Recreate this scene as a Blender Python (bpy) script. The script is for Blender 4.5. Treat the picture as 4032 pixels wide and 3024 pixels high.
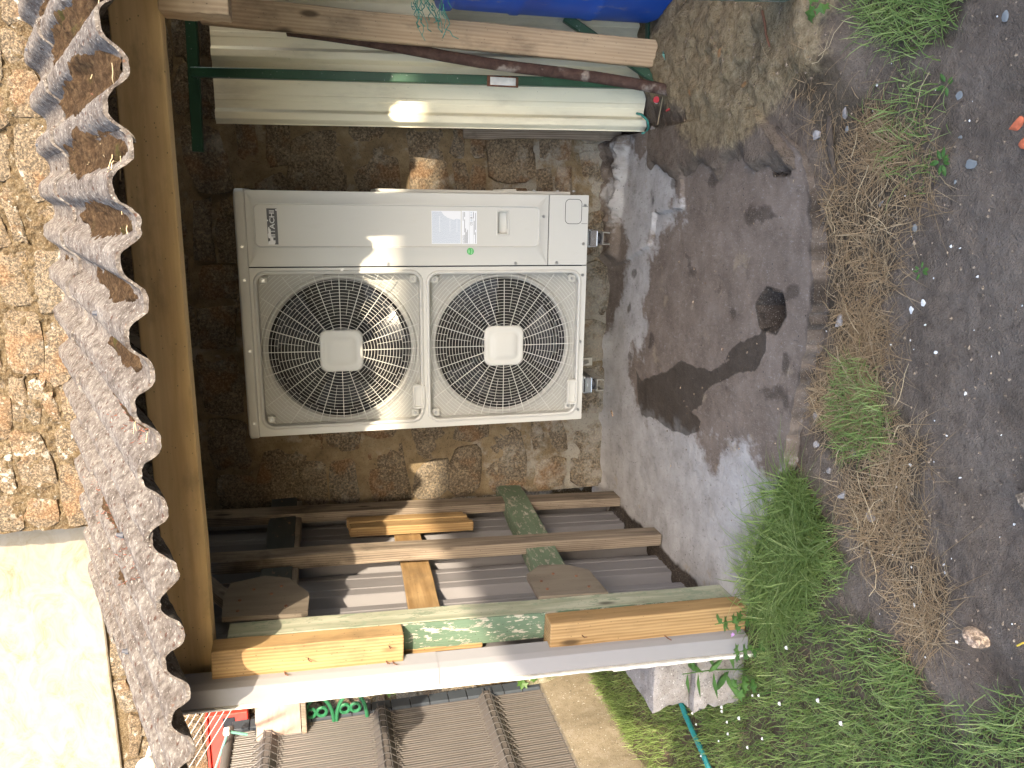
import bpy, bmesh, math, random
import numpy as np
from mathutils import Vector, Matrix

random.seed(7)
rng = np.random.default_rng(7)
S = bpy.context.scene
C = S.collection
for o in list(bpy.data.objects):
    bpy.data.objects.remove(o, do_unlink=True)
R = math.radians

# ------------------------------------------------------------------ camera
# the photograph was taken upright and is stored lying on its side: the camera is rolled by 90 degrees
YAW, PITCH, ROLL = R(-13.734), R(13.6955), R(2.5273)
fwd = Vector((math.sin(YAW) * math.cos(PITCH), math.cos(YAW) * math.cos(PITCH), -math.sin(PITCH)))
rgt = Vector((math.cos(YAW), -math.sin(YAW), 0))
dwn = fwd.cross(rgt)
r2 = math.cos(ROLL) * rgt + math.sin(ROLL) * dwn
d2 = -math.sin(ROLL) * rgt + math.cos(ROLL) * dwn
cam_d = bpy.data.cameras.new('camera')
cam_d.sensor_fit = 'HORIZONTAL'
cam_d.sensor_width = 36.0
cam_d.lens = 36.0 * 3030 / 4032
cam_d.clip_start = 0.02
cam_d.clip_end = 500
cam = bpy.data.objects.new('camera', cam_d)
C.objects.link(cam)
cam.matrix_world = Matrix(((d2.x, r2.x, -fwd.x, 0.9216), (d2.y, r2.y, -fwd.y, -3.0730),
                           (d2.z, r2.z, -fwd.z, 1.3954), (0, 0, 0, 1)))
S.camera = cam

# ------------------------------------------------------------------ sky, sun, exposure
SUN_TRAVEL = Vector((-0.66, 1.0, -0.485)).normalized()
SUN_EL = math.asin(-SUN_TRAVEL.z)
SUN_AZ = math.atan2(-SUN_TRAVEL.x, -SUN_TRAVEL.y)      # from +Y towards +X
world = bpy.data.worlds.new('World')
S.world = world
world.use_nodes = True
wn = world.node_tree
bg = wn.nodes['Background']
sky = wn.nodes.new('ShaderNodeTexSky')
sky.sky_type = 'NISHITA'
sky.sun_disc = False
sky.sun_elevation = SUN_EL
sky.sun_rotation = SUN_AZ
sky.altitude = 50
sky.air_density = 1.0
sky.dust_density = 2.4
sky.ozone_density = 0.7
wn.links.new(sky.outputs[0], bg.inputs[0])
bg.inputs[1].default_value = 0.15
sun_d = bpy.data.lights.new('sun', 'SUN')
sun_d.energy = 2.0
sun_d.angle = R(0.5)
sun_d.color = (1.0, 0.85, 0.64)
sun = bpy.data.objects.new('sun', sun_d)
C.objects.link(sun)
sun.rotation_euler = SUN_TRAVEL.to_track_quat('-Z', 'Y').to_euler()
S.view_settings.view_transform = 'Standard'
S.view_settings.look = 'None'
S.view_settings.gamma = 1.0
S.view_settings.use_curve_mapping = False
S.view_settings.exposure = 2.55
S.cycles.max_bounces = 6
S.cycles.diffuse_bounces = 4
S.cycles.glossy_bounces = 3
S.cycles.transmission_bounces = 3

# ------------------------------------------------------------------ numpy noise
def _hash(ix, iy, seed):
    h = (ix.astype(np.int64) * 374761393 + iy.astype(np.int64) * 668265263 + seed * 144665) & 0x7fffffff
    h = ((h ^ (h >> 13)) * 1274126177) & 0x7fffffff
    return ((h ^ (h >> 16)) & 0xffff) / 65535.0

def vnoise(x, y, sc, seed=0):
    x = np.asarray(x, float) * sc; y = np.asarray(y, float) * sc
    ix = np.floor(x); iy = np.floor(y)
    fx = x - ix; fy = y - iy
    fx = fx * fx * (3 - 2 * fx); fy = fy * fy * (3 - 2 * fy)
    a = _hash(ix, iy, seed); b = _hash(ix + 1, iy, seed)
    c = _hash(ix, iy + 1, seed); d = _hash(ix + 1, iy + 1, seed)
    return (a * (1 - fx) + b * fx) * (1 - fy) + (c * (1 - fx) + d * fx) * fy

def fbm(x, y, sc, seed=0, o=4):
    s = 0; a = 0.5; t = 0
    for k in range(o):
        s = s + a * vnoise(x, y, sc * 2 ** k, seed + k * 17); t += a; a *= 0.5
    return s / t

def poly_sd(px, py, poly):
    """signed distance, positive inside"""
    px = np.asarray(px, float); py = np.asarray(py, float)
    d = np.full(px.shape, 1e9); ins = np.zeros(px.shape, bool)
    n = len(poly)
    for i in range(n):
        ax, ay = poly[i]; bx, by = poly[(i + 1) % n]
        ex, ey = bx - ax, by - ay
        t = np.clip(((px - ax) * ex + (py - ay) * ey) / (ex * ex + ey * ey + 1e-12), 0, 1)
        d = np.minimum(d, np.hypot(px - ax - t * ex, py - ay - t * ey))
        cr = (ay > py) != (by > py)
        with np.errstate(divide='ignore', invalid='ignore'):
            xi = (bx - ax) * (py - ay) / (by - ay + 1e-15) + ax
        ins ^= cr & (px < xi)
    return np.where(ins, d, -d)

def sstep(a, b, x):
    t = np.clip((x - a) / (b - a), 0, 1)
    return t * t * (3 - 2 * t)

# ------------------------------------------------------------------ mesh helpers
class MB:
    def __init__(s):
        s.v = []; s.f = []
    def add(s, vs, fs):
        b = len(s.v)
        s.v.extend([tuple(map(float, v)) for v in vs])
        s.f.extend([tuple(i + b for i in f) for f in fs])
        return s
    def box(s, x0, x1, y0, y1, z0, z1, c=0.0):
        if c <= 0:
            s.add([(x0, y0, z0), (x1, y0, z0), (x1, y1, z0), (x0, y1, z0), (x0, y0, z1), (x1, y0, z1), (x1, y1, z1), (x0, y1, z1)],
                  [(3, 2, 1, 0), (4, 5, 6, 7), (0, 1, 5, 4), (1, 2, 6, 5), (2, 3, 7, 6), (3, 0, 4, 7)])
            return s
        def ring(z, i):
            a0, a1, b0, b1 = x0 + i, x1 - i, y0 + i, y1 - i
            k = c
            return [(a0 + k, b0, z), (a1 - k, b0, z), (a1, b0 + k, z), (a1, b1 - k, z), (a1 - k, b1, z), (a0 + k, b1, z), (a0, b1 - k, z), (a0, b0 + k, z)]
        return s.loft([ring(z0, c), ring(z0 + c, 0), ring(z1 - c, 0), ring(z1, c)], caps=True)
    def loft(s, rings, caps=False, closed=True, cap0=None, cap1=None):
        n = len(rings[0]); vs = [p for r in rings for p in r]; fs = []
        for k in range(len(rings) - 1):
            for i in range(n if closed else n - 1):
                j = (i + 1) % n
                fs.append((k * n + i, k * n + j, (k + 1) * n + j, (k + 1) * n + i))
        if caps or cap0: fs.append(tuple(range(n - 1, -1, -1)))
        if caps or cap1: fs.append(tuple((len(rings) - 1) * n + i for i in range(n)))
        return s.add(vs, fs)
    def tube(s, pts, r, n=6, caps=True, closed=False):
        pts = [Vector(p) for p in pts]; m = len(pts); rings = []
        rr = r if isinstance(r, (list, tuple)) else [r] * m
        prev = None
        for i, p in enumerate(pts):
            if closed: t = pts[(i + 1) % m] - pts[i - 1]
            else: t = pts[min(i + 1, m - 1)] - pts[max(i - 1, 0)]
            t.normalize()
            if prev is None:
                u = t.orthogonal().normalized()
            else:
                u = prev - t * prev.dot(t)
                u = u.normalized() if u.length > 1e-6 else t.orthogonal().normalized()
            prev = u; w = t.cross(u)
            rings.append([p + (u * math.cos(a) + w * math.sin(a)) * rr[i] for a in [2 * math.pi * k / n for k in range(n)]])
        if closed: rings.append(rings[0]); caps = False
        return s.loft(rings, caps=caps)
    def cyl(s, p0, p1, r, n=12, r1=None):
        return s.tube([p0, p1], [r, r if r1 is None else r1], n)
    def grid(s, X, Y, Z):
        h, w = X.shape; b = len(s.v)
        s.v.extend(map(tuple, np.stack([X, Y, Z], -1).reshape(-1, 3).tolist()))
        for i in range(h - 1):
            for j in range(w - 1):
                a = b + i * w + j
                s.f.append((a, a + 1, a + w + 1, a + w))
        return s
    def prism(s, poly, a0, a1, axis='y'):
        """polygon in the plane across the axis, extruded from a0 to a1"""
        def P(q, a):
            if axis == 'y': return (q[0], a, q[1])
            if axis == 'x': return (a, q[0], q[1])
            return (q[0], q[1], a)
        return s.loft([[P(q, a0) for q in poly], [P(q, a1) for q in poly]], caps=True)

WO = {}
def mesh_of(name, mb, origin=(0, 0, 0), smooth=False):
    me = bpy.data.meshes.new(name)
    ox, oy, oz = origin
    me.from_pydata([(x - ox, y - oy, z - oz) for x, y, z in mb.v], [], mb.f)
    bm = bmesh.new(); bm.from_mesh(me)
    bmesh.ops.recalc_face_normals(bm, faces=bm.faces)
    bm.to_mesh(me); bm.free()
    if smooth:
        me.polygons.foreach_set('use_smooth', [True] * len(me.polygons))
        try: me.set_sharp_from_angle(angle=R(40))
        except Exception: pass
    return me

def place(name, me, mat, parent=None, origin=(0, 0, 0), rot=None):
    o = bpy.data.objects.new(name, me)
    if mat is not None and me is not None:
        if not me.materials: me.materials.append(mat)
    C.objects.link(o)
    origin = Vector(origin)
    WO[o.name] = origin
    if parent is not None:
        o.parent = parent
        o.location = origin - WO[parent.name]
    else:
        o.location = origin
    if rot is not None: o.rotation_euler = rot
    return o

def obj(name, mb, mat, parent=None, origin=None, smooth=False):
    if origin is None:
        a = np.array(mb.v); lo, hi = a.min(0), a.max(0)
        origin = ((lo[0] + hi[0]) / 2, (lo[1] + hi[1]) / 2, lo[2])
    return place(name, mesh_of(name, mb, origin, smooth), mat, parent, origin)

def tag(o, label, cat, group=None, kind=None):
    o['label'] = label
    if cat: o['category'] = cat
    if group: o['group'] = group
    if kind: o['kind'] = kind
    return o

def thing(name, label, cat, loc, group=None):
    e = bpy.data.objects.new(name, None)
    C.objects.link(e)
    e.empty_display_size = 0.05
    e.location = loc; WO[e.name] = Vector(loc)
    return tag(e, label, cat, group)

def struct(name, mb, mat, smooth=False):
    o = obj(name, mb, mat, None, (0, 0, 0), smooth)
    o['kind'] = 'structure'
    return o

def rrect(x0, x1, z0, z1, r, n=8):
    """rounded rectangle outline, 4*(n+1) points, counter-clockwise"""
    out = []
    for cx, cz, a0 in ((x1 - r, z1 - r, 0), (x0 + r, z1 - r, 90), (x0 + r, z0 + r, 180), (x1 - r, z0 + r, 270)):
        for k in range(n + 1):
            a = R(a0 + 90 * k / n)
            out.append((cx + r * math.cos(a), cz + r * math.sin(a)))
    return out

def at_y(pts, y): return [(p[0], y, p[1]) for p in pts]

def timber(name, a, b, w, d, mat, parent=None, side=None, seed=0, c=0.003, wob=0.002, segs=7, label=None):
    """sawn timber from a to b; w across 'side' direction, d across the other; long axis is local z"""
    a = Vector(a); b = Vector(b); L = (b - a).length; t = (b - a).normalized()
    s = Vector(side) if side else Vector((1, 0, 0))
    s = (s - t * s.dot(t)).normalized(); u = t.cross(s)
    rr = random.Random(seed + int(L * 1000))
    mb = MB(); rings = []
    def prof(i, dx, dy):
        x, y = w / 2 - i, d / 2 - i; k = max(c - 0.0, 0.0005)
        return [(-x + k + dx, -y + dy), (x - k + dx, -y + dy), (x + dx, -y + k + dy), (x + dx, y - k + dy), (x - k + dx, y + dy), (-x + k + dx, y + dy), (-x + dx, y - k + dy), (-x + dx, -y + k + dy)]
    zs = [0, c] + [c + (L - 2 * c) * k / segs for k in range(1, segs)] + [L - c, L]
    for q, z in enumerate(zs):
        i = c * 0.7 if q in (0, len(zs) - 1) else rr.uniform(0, wob * 0.4)
        dx, dy = (rr.uniform(-wob, wob), rr.uniform(-wob, wob)) if 1 < q < len(zs) - 2 else (0, 0)
        rings.append([(p[0], p[1], z) for p in prof(i, dx, dy)])
    mb.loft(rings, caps=True)
    me = mesh_of(name, mb)
    o = place(name, me, mat, parent, a, Matrix((s, u, t)).transposed().to_euler())
    if label: o['label'] = label
    return o

def copy_part(src, parent, origin, rot=None, name=None, scale=None):
    o = src.copy(); C.objects.link(o)
    if name: o.name = name
    WO[o.name] = Vector(origin)
    o.parent = parent
    o.location = Vector(origin) - (WO[parent.name] if parent else Vector())
    if rot is not None: o.rotation_euler = rot
    if scale is not None: o.scale = scale
    return o

# ------------------------------------------------------------------ materials
class NT:
    def __init__(s, name):
        s.m = bpy.data.materials.new(name); s.m.use_nodes = True
        s.t = s.m.node_tree; s.b = s.t.nodes['Principled BSDF']; s.out = s.t.nodes['Material Output']
        s._tc = None; s._geo = None; s._oi = None
    def n(s, typ, **kw):
        x = s.t.nodes.new(typ)
        for k, v in kw.items(): setattr(x, k, v)
        return x
    def l(s, a, b): s.t.links.new(a, b)
    def set(s, sock, val):
        if hasattr(val, 'is_output') or isinstance(val, bpy.types.NodeSocket): s.l(val, sock)
        else: sock.default_value = val
    @property
    def obj(s):
        if not s._tc: s._tc = s.n('ShaderNodeTexCoord')
        return s._tc.outputs['Object']
    @property
    def pos(s):
        if not s._geo: s._geo = s.n('ShaderNodeNewGeometry')
        return s._geo.outputs['Position']
    @property
    def nor(s):
        s.pos
        return s._geo.outputs['Normal']
    @property
    def rnd(s):
        if not s._oi: s._oi = s.n('ShaderNodeObjectInfo')
        return s._oi.outputs['Random']
    def vec(s, v, scale=(1, 1, 1), off=None):
        m = s.n('ShaderNodeMapping'); s.l(v, m.inputs[0]); m.inputs['Scale'].default_value = scale
        if off is not None:
            c = s.n('ShaderNodeVectorMath', operation='SCALE'); c.inputs[0].default_value = (13.1, 7.7, 5.3)
            s.l(off, c.inputs['Scale']); s.l(c.outputs[0], m.inputs['Location'])
        return m.outputs[0]
    def noise(s, v, sc, det=4, rough=0.55, dist=0.0):
        x = s.n('ShaderNodeTexNoise'); s.l(v, x.inputs['Vector'])
        x.inputs['Scale'].default_value = sc; x.inputs['Detail'].default_value = det
        x.inputs['Roughness'].default_value = rough; x.inputs['Distortion'].default_value = dist
        return x.outputs['Fac']
    def voro(s, v, sc, feature='F1', out='Distance', rand=1.0):
        x = s.n('ShaderNodeTexVoronoi', feature=feature); s.l(v, x.inputs['Vector'])
        x.inputs['Scale'].default_value = sc; x.inputs['Randomness'].default_value = rand
        return x.outputs[out]
    def ramp(s, f, *stops, interp='LINEAR'):
        x = s.n('ShaderNodeValToRGB'); s.set(x.inputs[0], f); r = x.color_ramp; r.interpolation = interp
        while len(r.elements) < len(stops): r.elements.new(0.5)
        for e, (p, c) in zip(r.elements, stops):
            e.position = p; e.color = (*c, 1) if len(c) == 3 else c
        return x.outputs[0]
    def fr(s, f, a, b):
        """float ramp a..b to 0..1"""
        x = s.n('ShaderNodeMapRange', interpolation_type='SMOOTHSTEP'); s.set(x.inputs[0], f)
        x.inputs[1].default_value = a; x.inputs[2].default_value = b
        return x.outputs[0]
    def math(s, op, a, b=0.0):
        x = s.n('ShaderNodeMath', operation=op); s.set(x.inputs[0], a); s.set(x.inputs[1], b)
        return x.outputs[0]
    def mix(s, f, a, b, bt='MIX'):
        x = s.n('ShaderNodeMix', data_type='RGBA', blend_type=bt)
        s.set(x.inputs[0], f)
        for sock, val in ((x.inputs[6], a), (x.inputs[7], b)):
            s.set(sock, (*val, 1) if isinstance(val, tuple) and len(val) == 3 else val)
        return x.outputs[2]
    def attr(s, name):
        x = s.n('ShaderNodeAttribute'); x.attribute_name = name
        return x.outputs['Fac']
    def sep(s, v, i):
        x = s.n('ShaderNodeSeparateXYZ'); s.l(v, x.inputs[0]); return x.outputs[i]
    def bump(s, h, strength=0.3, dist=0.01):
        x = s.n('ShaderNodeBump'); s.set(x.inputs['Height'], h)
        x.inputs['Strength'].default_value = strength; x.inputs['Distance'].default_value = dist
        s.l(x.outputs[0], s.b.inputs['Normal'])
    def fin(s, col=None, rough=0.7, metal=0.0, spec=None):
        if col is not None: s.set(s.b.inputs['Base Color'], (*col, 1) if isinstance(col, tuple) and len(col) == 3 else col)
        s.set(s.b.inputs['Roughness'], rough); s.b.inputs['Metallic'].default_value = metal
        if spec is not None: s.b.inputs['Specular IOR Level'].default_value = spec
        return s.m

def plain(name, col, rough=0.6, metal=0.0, var=0.08, sc=8.0, bump=0.0, spec=None):
    t = NT(name); f = t.noise(t.pos, sc, 4)
    a = tuple(c * (1 - var) for c in col); b = tuple(min(1, c * (1 + var)) for c in col)
    c = t.ramp(f, (0.3, a), (0.7, b))
    if bump: t.bump(t.noise(t.pos, 220, 3), bump, 0.002)
    return t.fin(c, rough, metal, spec)

def wood(name, light, dark, grain=1.0, rough=0.75, grime=0.0, grime_col=(0.05, 0.04, 0.03), knots=True, paint=None, paint_amt=0.5, bump=0.35):
    t = NT(name)
    v = t.vec(t.obj, (22 * grain, 22 * grain, 1.6), t.rnd)
    g1 = t.noise(v, 1.6, 5, 0.6, 0.6)
    v2 = t.vec(t.obj, (160 * grain, 160 * grain, 5.0), t.rnd)
    g2 = t.noise(v2, 1.0, 3, 0.6)
    f = t.math('ADD', t.math('MULTIPLY', g1, 0.72), t.math('MULTIPLY', g2, 0.28))
    w = t.n('ShaderNodeTexWave', wave_type='BANDS', bands_direction='X'); t.l(t.vec(t.obj, (1, 1, 0.05), t.rnd), w.inputs[0])
    w.inputs['Scale'].default_value = 30 * grain; w.inputs['Distortion'].default_value = 3.5
    w.inputs['Detail'].default_value = 2; w.inputs['Detail Scale'].default_value = 1.2
    f = t.math('ADD', t.math('MULTIPLY', f, 0.8), t.math('MULTIPLY', w.outputs['Fac'], 0.2))
    mid = tuple((a + b) / 2 for a, b in zip(light, dark))
    c = t.ramp(f, (0.3, dark), (0.48, mid), (0.66, light))
    if knots:
        k = t.voro(t.vec(t.obj, (9, 9, 3.2), t.rnd), 1.0)
        c = t.mix(t.fr(k, 0.16, 0.06), c, tuple(x * 0.35 for x in dark))
    st = t.noise(t.vec(t.obj, (6, 6, 3), t.rnd), 1.4, 6, 0.65)
    c = t.mix(t.math('MULTIPLY', t.fr(st, 0.5, 0.72), 0.30 + grime), c, grime_col)
    h = f
    if paint:
        pn = t.noise(t.vec(t.obj, (24, 24, 9), t.rnd), 1.8, 8, 0.75)
        pf = t.fr(pn, 0.5 + (0.5 - paint_amt) * 0.5 - 0.02, 0.5 + (0.5 - paint_amt) * 0.5 + 0.02)
        pc = t.mix(t.noise(t.vec(t.obj, (5, 5, 2), t.rnd), 3, 5), paint, tuple(min(1, x * 1.7 + 0.03) for x in paint))
        c = t.mix(pf, c, pc)
        h = t.math('ADD', f, t.math('MULTIPLY', pf, 0.6))
    # fine dark specks and scuffs
    sp = t.voro(t.vec(t.obj, (60, 60, 40), t.rnd), 1.0)
    c = t.mix(t.math('MULTIPLY', t.fr(sp, 0.13, 0.05), 0.6), c, (0.03, 0.022, 0.015))
    t.bump(h, bump, 0.004)
    return t.fin(c, rough, 0, 0.3)

def stone_mat(name, cols, lichen=0.0, lime=0.0, orange=0.0, grain=0.5):
    t = NT(name)
    p = t.pos
    r = t.rnd
    base = t.ramp(r, *[(i / max(1, len(cols) - 1), c) for i, c in enumerate(cols)])
    n1 = t.noise(p, 14, 6, 0.65); n2 = t.noise(p, 95, 4, 0.7); n3 = t.noise(p, 320, 2, 0.6)
    c = t.mix(t.fr(n1, 0.35, 0.7), base, tuple(x * 0.62 for x in cols[0]), 'MIX')
    c = t.mix(t.math('MULTIPLY', t.fr(n2, 0.5, 0.66), 0.7), c, tuple(min(1, x * 1.9) for x in cols[-1]))
    c = t.mix(t.math('MULTIPLY', t.fr(n2, 0.5, 0.34), 0.75), c, tuple(x * 0.3 for x in cols[0]))
    c = t.mix(t.math('MULTIPLY', t.fr(n3, 0.62, 0.7), 0.55), c, (0.42, 0.37, 0.31))
    c = t.mix(t.math('MULTIPLY', t.fr(n3, 0.4, 0.3), 0.6), c, (0.03, 0.026, 0.02))
    cr = t.n('ShaderNodeTexVoronoi'); t.l(p, cr.inputs['Vector']); cr.inputs['Scale'].default_value = 170
    cs = t.sep(cr.outputs['Color'], 0)
    c = t.mix(t.math('MULTIPLY', t.fr(cs, 0.55, 0.95), grain), c, tuple(min(1, x * 2.3) for x in cols[1]))
    c = t.mix(t.math('MULTIPLY', t.fr(cs, 0.3, 0.05), grain), c, tuple(x * 0.45 for x in cols[0]))
    if orange:
        c = t.mix(t.math('MULTIPLY', t.fr(t.noise(p, 7, 5), 0.52, 0.66), orange), c, (0.28, 0.13, 0.045))
    if lichen:
        lv = t.noise(p, 26, 6, 0.72); lm = t.fr(t.noise(p, 5, 3), 0.42, 0.6)
        c = t.mix(t.math('MULTIPLY', t.math('MULTIPLY', t.fr(lv, 0.55, 0.62), lm), lichen), c, (0.34, 0.325, 0.29))
    if lime:
        # remains of limewash, thicker low down
        z = t.sep(p, 2)
        lf = t.math('ADD', t.noise(p, 6.5, 6, 0.7), t.math('MULTIPLY', t.fr(z, 0.85, 0.0), 0.16))
        c = t.mix(t.math('MULTIPLY', t.fr(lf, 0.56, 0.74), lime), c, (0.40, 0.385, 0.345))
    h = t.math('ADD', t.math('MULTIPLY', n1, 1.0), t.math('ADD', t.math('MULTIPLY', n2, 0.5), t.math('MULTIPLY', n3, 0.15)))
    t.bump(h, 0.75, 0.012)
    return t.fin(c, 0.9, 0, 0.2)

M = {}
M['granite'] = stone_mat('granite_rubble', [(0.122, 0.098, 0.070), (0.159, 0.126, 0.089), (0.140, 0.122, 0.098), (0.178, 0.136, 0.089)], lichen=0.1, lime=0.5, grain=0.22, orange=0.28)
M['granite_sun'] = stone_mat('granite_lichened', [(0.085, 0.065, 0.044), (0.115, 0.088, 0.06), (0.10, 0.087, 0.068), (0.12, 0.085, 0.052)], lichen=0.85, orange=0.2)
def mortar_mat():
    t = NT('old_lime_mortar'); p = t.pos
    c = t.ramp(t.noise(p, 9, 6, 0.7), (0.3, (0.119, 0.092, 0.060)), (0.5, (0.202, 0.152, 0.092)), (0.7, (0.276, 0.221, 0.147)))
    z = t.sep(p, 2)
    lf = t.math('ADD', t.noise(p, 5.5, 6, 0.7), t.math('MULTIPLY', t.fr(z, 0.9, 0.0), 0.17))
    c = t.mix(t.math('MULTIPLY', t.fr(lf, 0.54, 0.72), 0.75), c, (0.336, 0.324, 0.292))
    c = t.mix(t.math('MULTIPLY', t.fr(t.noise(p, 150, 3), 0.58, 0.68), 0.5), c, (0.048, 0.040, 0.032))
    t.bump(t.math('ADD', t.noise(p, 30, 6, 0.7), t.math('MULTIPLY', t.noise(p, 190, 3), 0.3)), 0.8, 0.015)
    return t.fin(c, 0.95, 0, 0.1)
M['mortar'] = mortar_mat()
def mortar_sun():
    t = NT('sandy_mortar'); p = t.pos
    c = t.ramp(t.noise(p, 12, 6, 0.7), (0.3, (0.072, 0.048, 0.027)), (0.5, (0.115, 0.083, 0.047)), (0.7, (0.155, 0.118, 0.073)))
    cr = t.n('ShaderNodeTexVoronoi'); t.l(p, cr.inputs['Vector']); cr.inputs['Scale'].default_value = 190
    cs = t.sep(cr.outputs['Color'], 0)
    c = t.mix(t.math('MULTIPLY', t.fr(cs, 0.55, 0.95), 0.5), c, (0.22, 0.18, 0.125))
    c = t.mix(t.math('MULTIPLY', t.fr(cs, 0.3, 0.05), 0.5), c, (0.06, 0.04, 0.024))
    c = t.mix(t.fr(t.noise(p, 24, 6, 0.75), 0.6, 0.66), c, (0.28, 0.26, 0.225))
    c = t.mix(t.math('MULTIPLY', t.fr(t.noise(p, 130, 3), 0.56, 0.68), 0.6), c, (0.12, 0.08, 0.05))
    t.bump(t.math('ADD', t.noise(p, 36, 6, 0.75), t.math('MULTIPLY', t.noise(p, 170, 3), 0.4)), 0.9, 0.02)
    return t.fin(c, 0.95, 0, 0.1)
M['mortar_sun'] = mortar_sun()

def fibre_cement():
    t = NT('weathered_fibre_cement'); p = t.pos
    c = t.ramp(t.math('ADD', t.math('MULTIPLY', t.noise(p, 10, 6, 0.7), 0.5), t.math('MULTIPLY', t.noise(t.vec(p, (1, 0.55, 1)), 62, 4, 0.7), 0.5)), (0.38, (0.052, 0.041, 0.035)), (0.5, (0.110, 0.095, 0.085)), (0.62, (0.185, 0.168, 0.152)))
    v = t.vec(p, (1, 0.45, 1))
    pits = t.voro(v, 48, rand=1.0); pm = t.fr(t.noise(p, 16, 3), 0.42, 0.56)
    c = t.mix(t.math('MULTIPLY', t.fr(pits, 0.32, 0.12), pm), c, (0.065, 0.036, 0.028))
    fl = t.noise(t.vec(p, (1, 0.35, 1)), 120, 4, 0.7)
    c = t.mix(t.math('MULTIPLY', t.fr(fl, 0.56, 0.66), 0.8), c, (0.29, 0.268, 0.245))
    c = t.mix(t.math('MULTIPLY', t.fr(t.noise(p, 42, 5, 0.7), 0.63, 0.68), 0.75), c, (0.13, 0.07, 0.045))
    t.bump(t.math('SUBTRACT', t.math('ADD', fl, t.noise(p, 45, 5)), t.math('MULTIPLY', t.fr(pits, 0.32, 0.12), 0.6)), 0.6, 0.008)
    return t.fin(c, 0.95, 0, 0.1)
M['fibre'] = fibre_cement()
def moss_mat():
    t = NT('dry_moss'); p = t.pos
    c = t.ramp(t.noise(p, 60, 5, 0.7), (0.25, (0.022, 0.013, 0.008)), (0.5, (0.07, 0.043, 0.024)), (0.75, (0.15, 0.10, 0.055)))
    c = t.mix(t.fr(t.noise(p, 9, 3), 0.6, 0.72), c, (0.065, 0.055, 0.02))
    t.bump(t.noise(p, 140, 5, 0.8), 1.0, 0.012)
    return t.fin(c, 1.0, 0, 0.05)
M['moss'] = moss_mat()
M['sedum'] = plain('red_stonecrop', (0.15, 0.05, 0.03), 0.8, var=0.7, sc=35)
M['twig'] = plain('pale_twig', (0.46, 0.36, 0.22), 0.8, var=0.3)
M['cap'] = plain('grey_plastic_cap', (0.045, 0.045, 0.052), 0.5)

M['wood_beam'] = wood('sawn_softwood_beam', (0.80, 0.60, 0.32), (0.60, 0.42, 0.20), 0.8, grime=0.05)
M['wood_new'] = wood('yellow_softwood', (0.36, 0.24, 0.115), (0.21, 0.125, 0.052), 0.9, grime=0.05)
M['wood_old'] = wood('weathered_brown_timber', (0.27, 0.22, 0.168), (0.10, 0.078, 0.062), 1.2, grime=0.45)
M['wood_grey'] = wood('weathered_grey_board', (0.30, 0.25, 0.20), (0.12, 0.095, 0.075), 1.2, grime=0.25)
M['wood_plank'] = wood('tan_plank', (0.52, 0.385, 0.25), (0.36, 0.245, 0.15), 0.8, grime=0.15)
M['wood_green'] = wood('flaking_green_paint_timber', (0.42, 0.40, 0.34), (0.24, 0.22, 0.18), 1.2, paint=(0.055, 0.09, 0.058), paint_amt=0.6)
M['wood_pale'] = wood('washed_green_timber', (0.36, 0.36, 0.28), (0.20, 0.215, 0.15), 1.2, paint=(0.14, 0.165, 0.115), paint_amt=0.38, grime=0.1)
M['wood_rail'] = wood('worn_green_rail', (0.40, 0.375, 0.32), (0.23, 0.205, 0.165), 1.2, paint=(0.07, 0.10, 0.062), paint_amt=0.62, grime=0.1)
M['wood_dark'] = wood('dark_painted_timber', (0.26, 0.17, 0.10), (0.13, 0.08, 0.05), 1.2, paint=(0.03, 0.033, 0.03), paint_amt=0.72)
M['ply'] = wood('weathered_plywood', (0.169, 0.144, 0.115), (0.108, 0.088, 0.070), 0.5, knots=False, grime=0.2)

def unit_paint(name, col, rough=0.38):
    t = NT(name)
    n = t.noise(t.pos, 3, 3)
    c = t.ramp(n, (0.3, tuple(x * 0.965 for x in col)), (0.7, col))
    d = t.noise(t.vec(t.pos, (9, 9, 3)), 2.2, 6, 0.7)
    c = t.mix(t.math('MULTIPLY', t.fr(d, 0.56, 0.75), 0.10), c, (0.30, 0.26, 0.19))
    t.bump(t.noise(t.pos, 600, 2), 0.04, 0.001)
    return t.fin(c, t.math('ADD', rough, t.math('MULTIPLY', d, 0.12)), 0, 0.4)
M['ivory'] = unit_paint('ivory_powder_coat', (0.50, 0.495, 0.465))
M['ivory_pl'] = unit_paint('ivory_plastic', (0.51, 0.505, 0.472), 0.45)
M['ivory_shade'] = unit_paint('ivory_bell_mouth_shade', (0.37, 0.365, 0.335), 0.5)  # unit ivory darkened, recess shade painted into the bell mouth colour
M['seam'] = plain('shadow_gap_rubber', (0.012, 0.013, 0.018), 0.8)
M['inside'] = plain('black_coil_interior', (0.015, 0.015, 0.018), 0.7)
def coil():
    t = NT('coil_fins'); p = t.pos
    w = t.n('ShaderNodeTexWave', wave_type='BANDS', bands_direction='X'); t.l(p, w.inputs[0]); w.inputs['Scale'].default_value = 45
    w2 = t.n('ShaderNodeTexWave', wave_type='BANDS', bands_direction='Z'); t.l(p, w2.inputs[0]); w2.inputs['Scale'].default_value = 8
    c = t.mix(t.fr(w.outputs['Fac'], 0.2, 0.5), (0.002, 0.002, 0.003), (0.012, 0.012, 0.014))
    c = t.mix(t.fr(w2.outputs['Fac'], 0.85, 0.95), c, (0.01, 0.01, 0.012))
    return t.fin(c, 0.5, 0.3)
M['coil'] = coil()
M['blade'] = plain('grey_fan_blade', (0.025, 0.028, 0.035), 0.35, var=0.15)
M['zinc'] = plain('bright_zinc', (0.72, 0.74, 0.76), 0.22, 1.0, var=0.05)
M['galv'] = plain('galvanised_steel', (0.52, 0.51, 0.48), 0.42, 0.85, var=0.15, sc=30)
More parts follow.
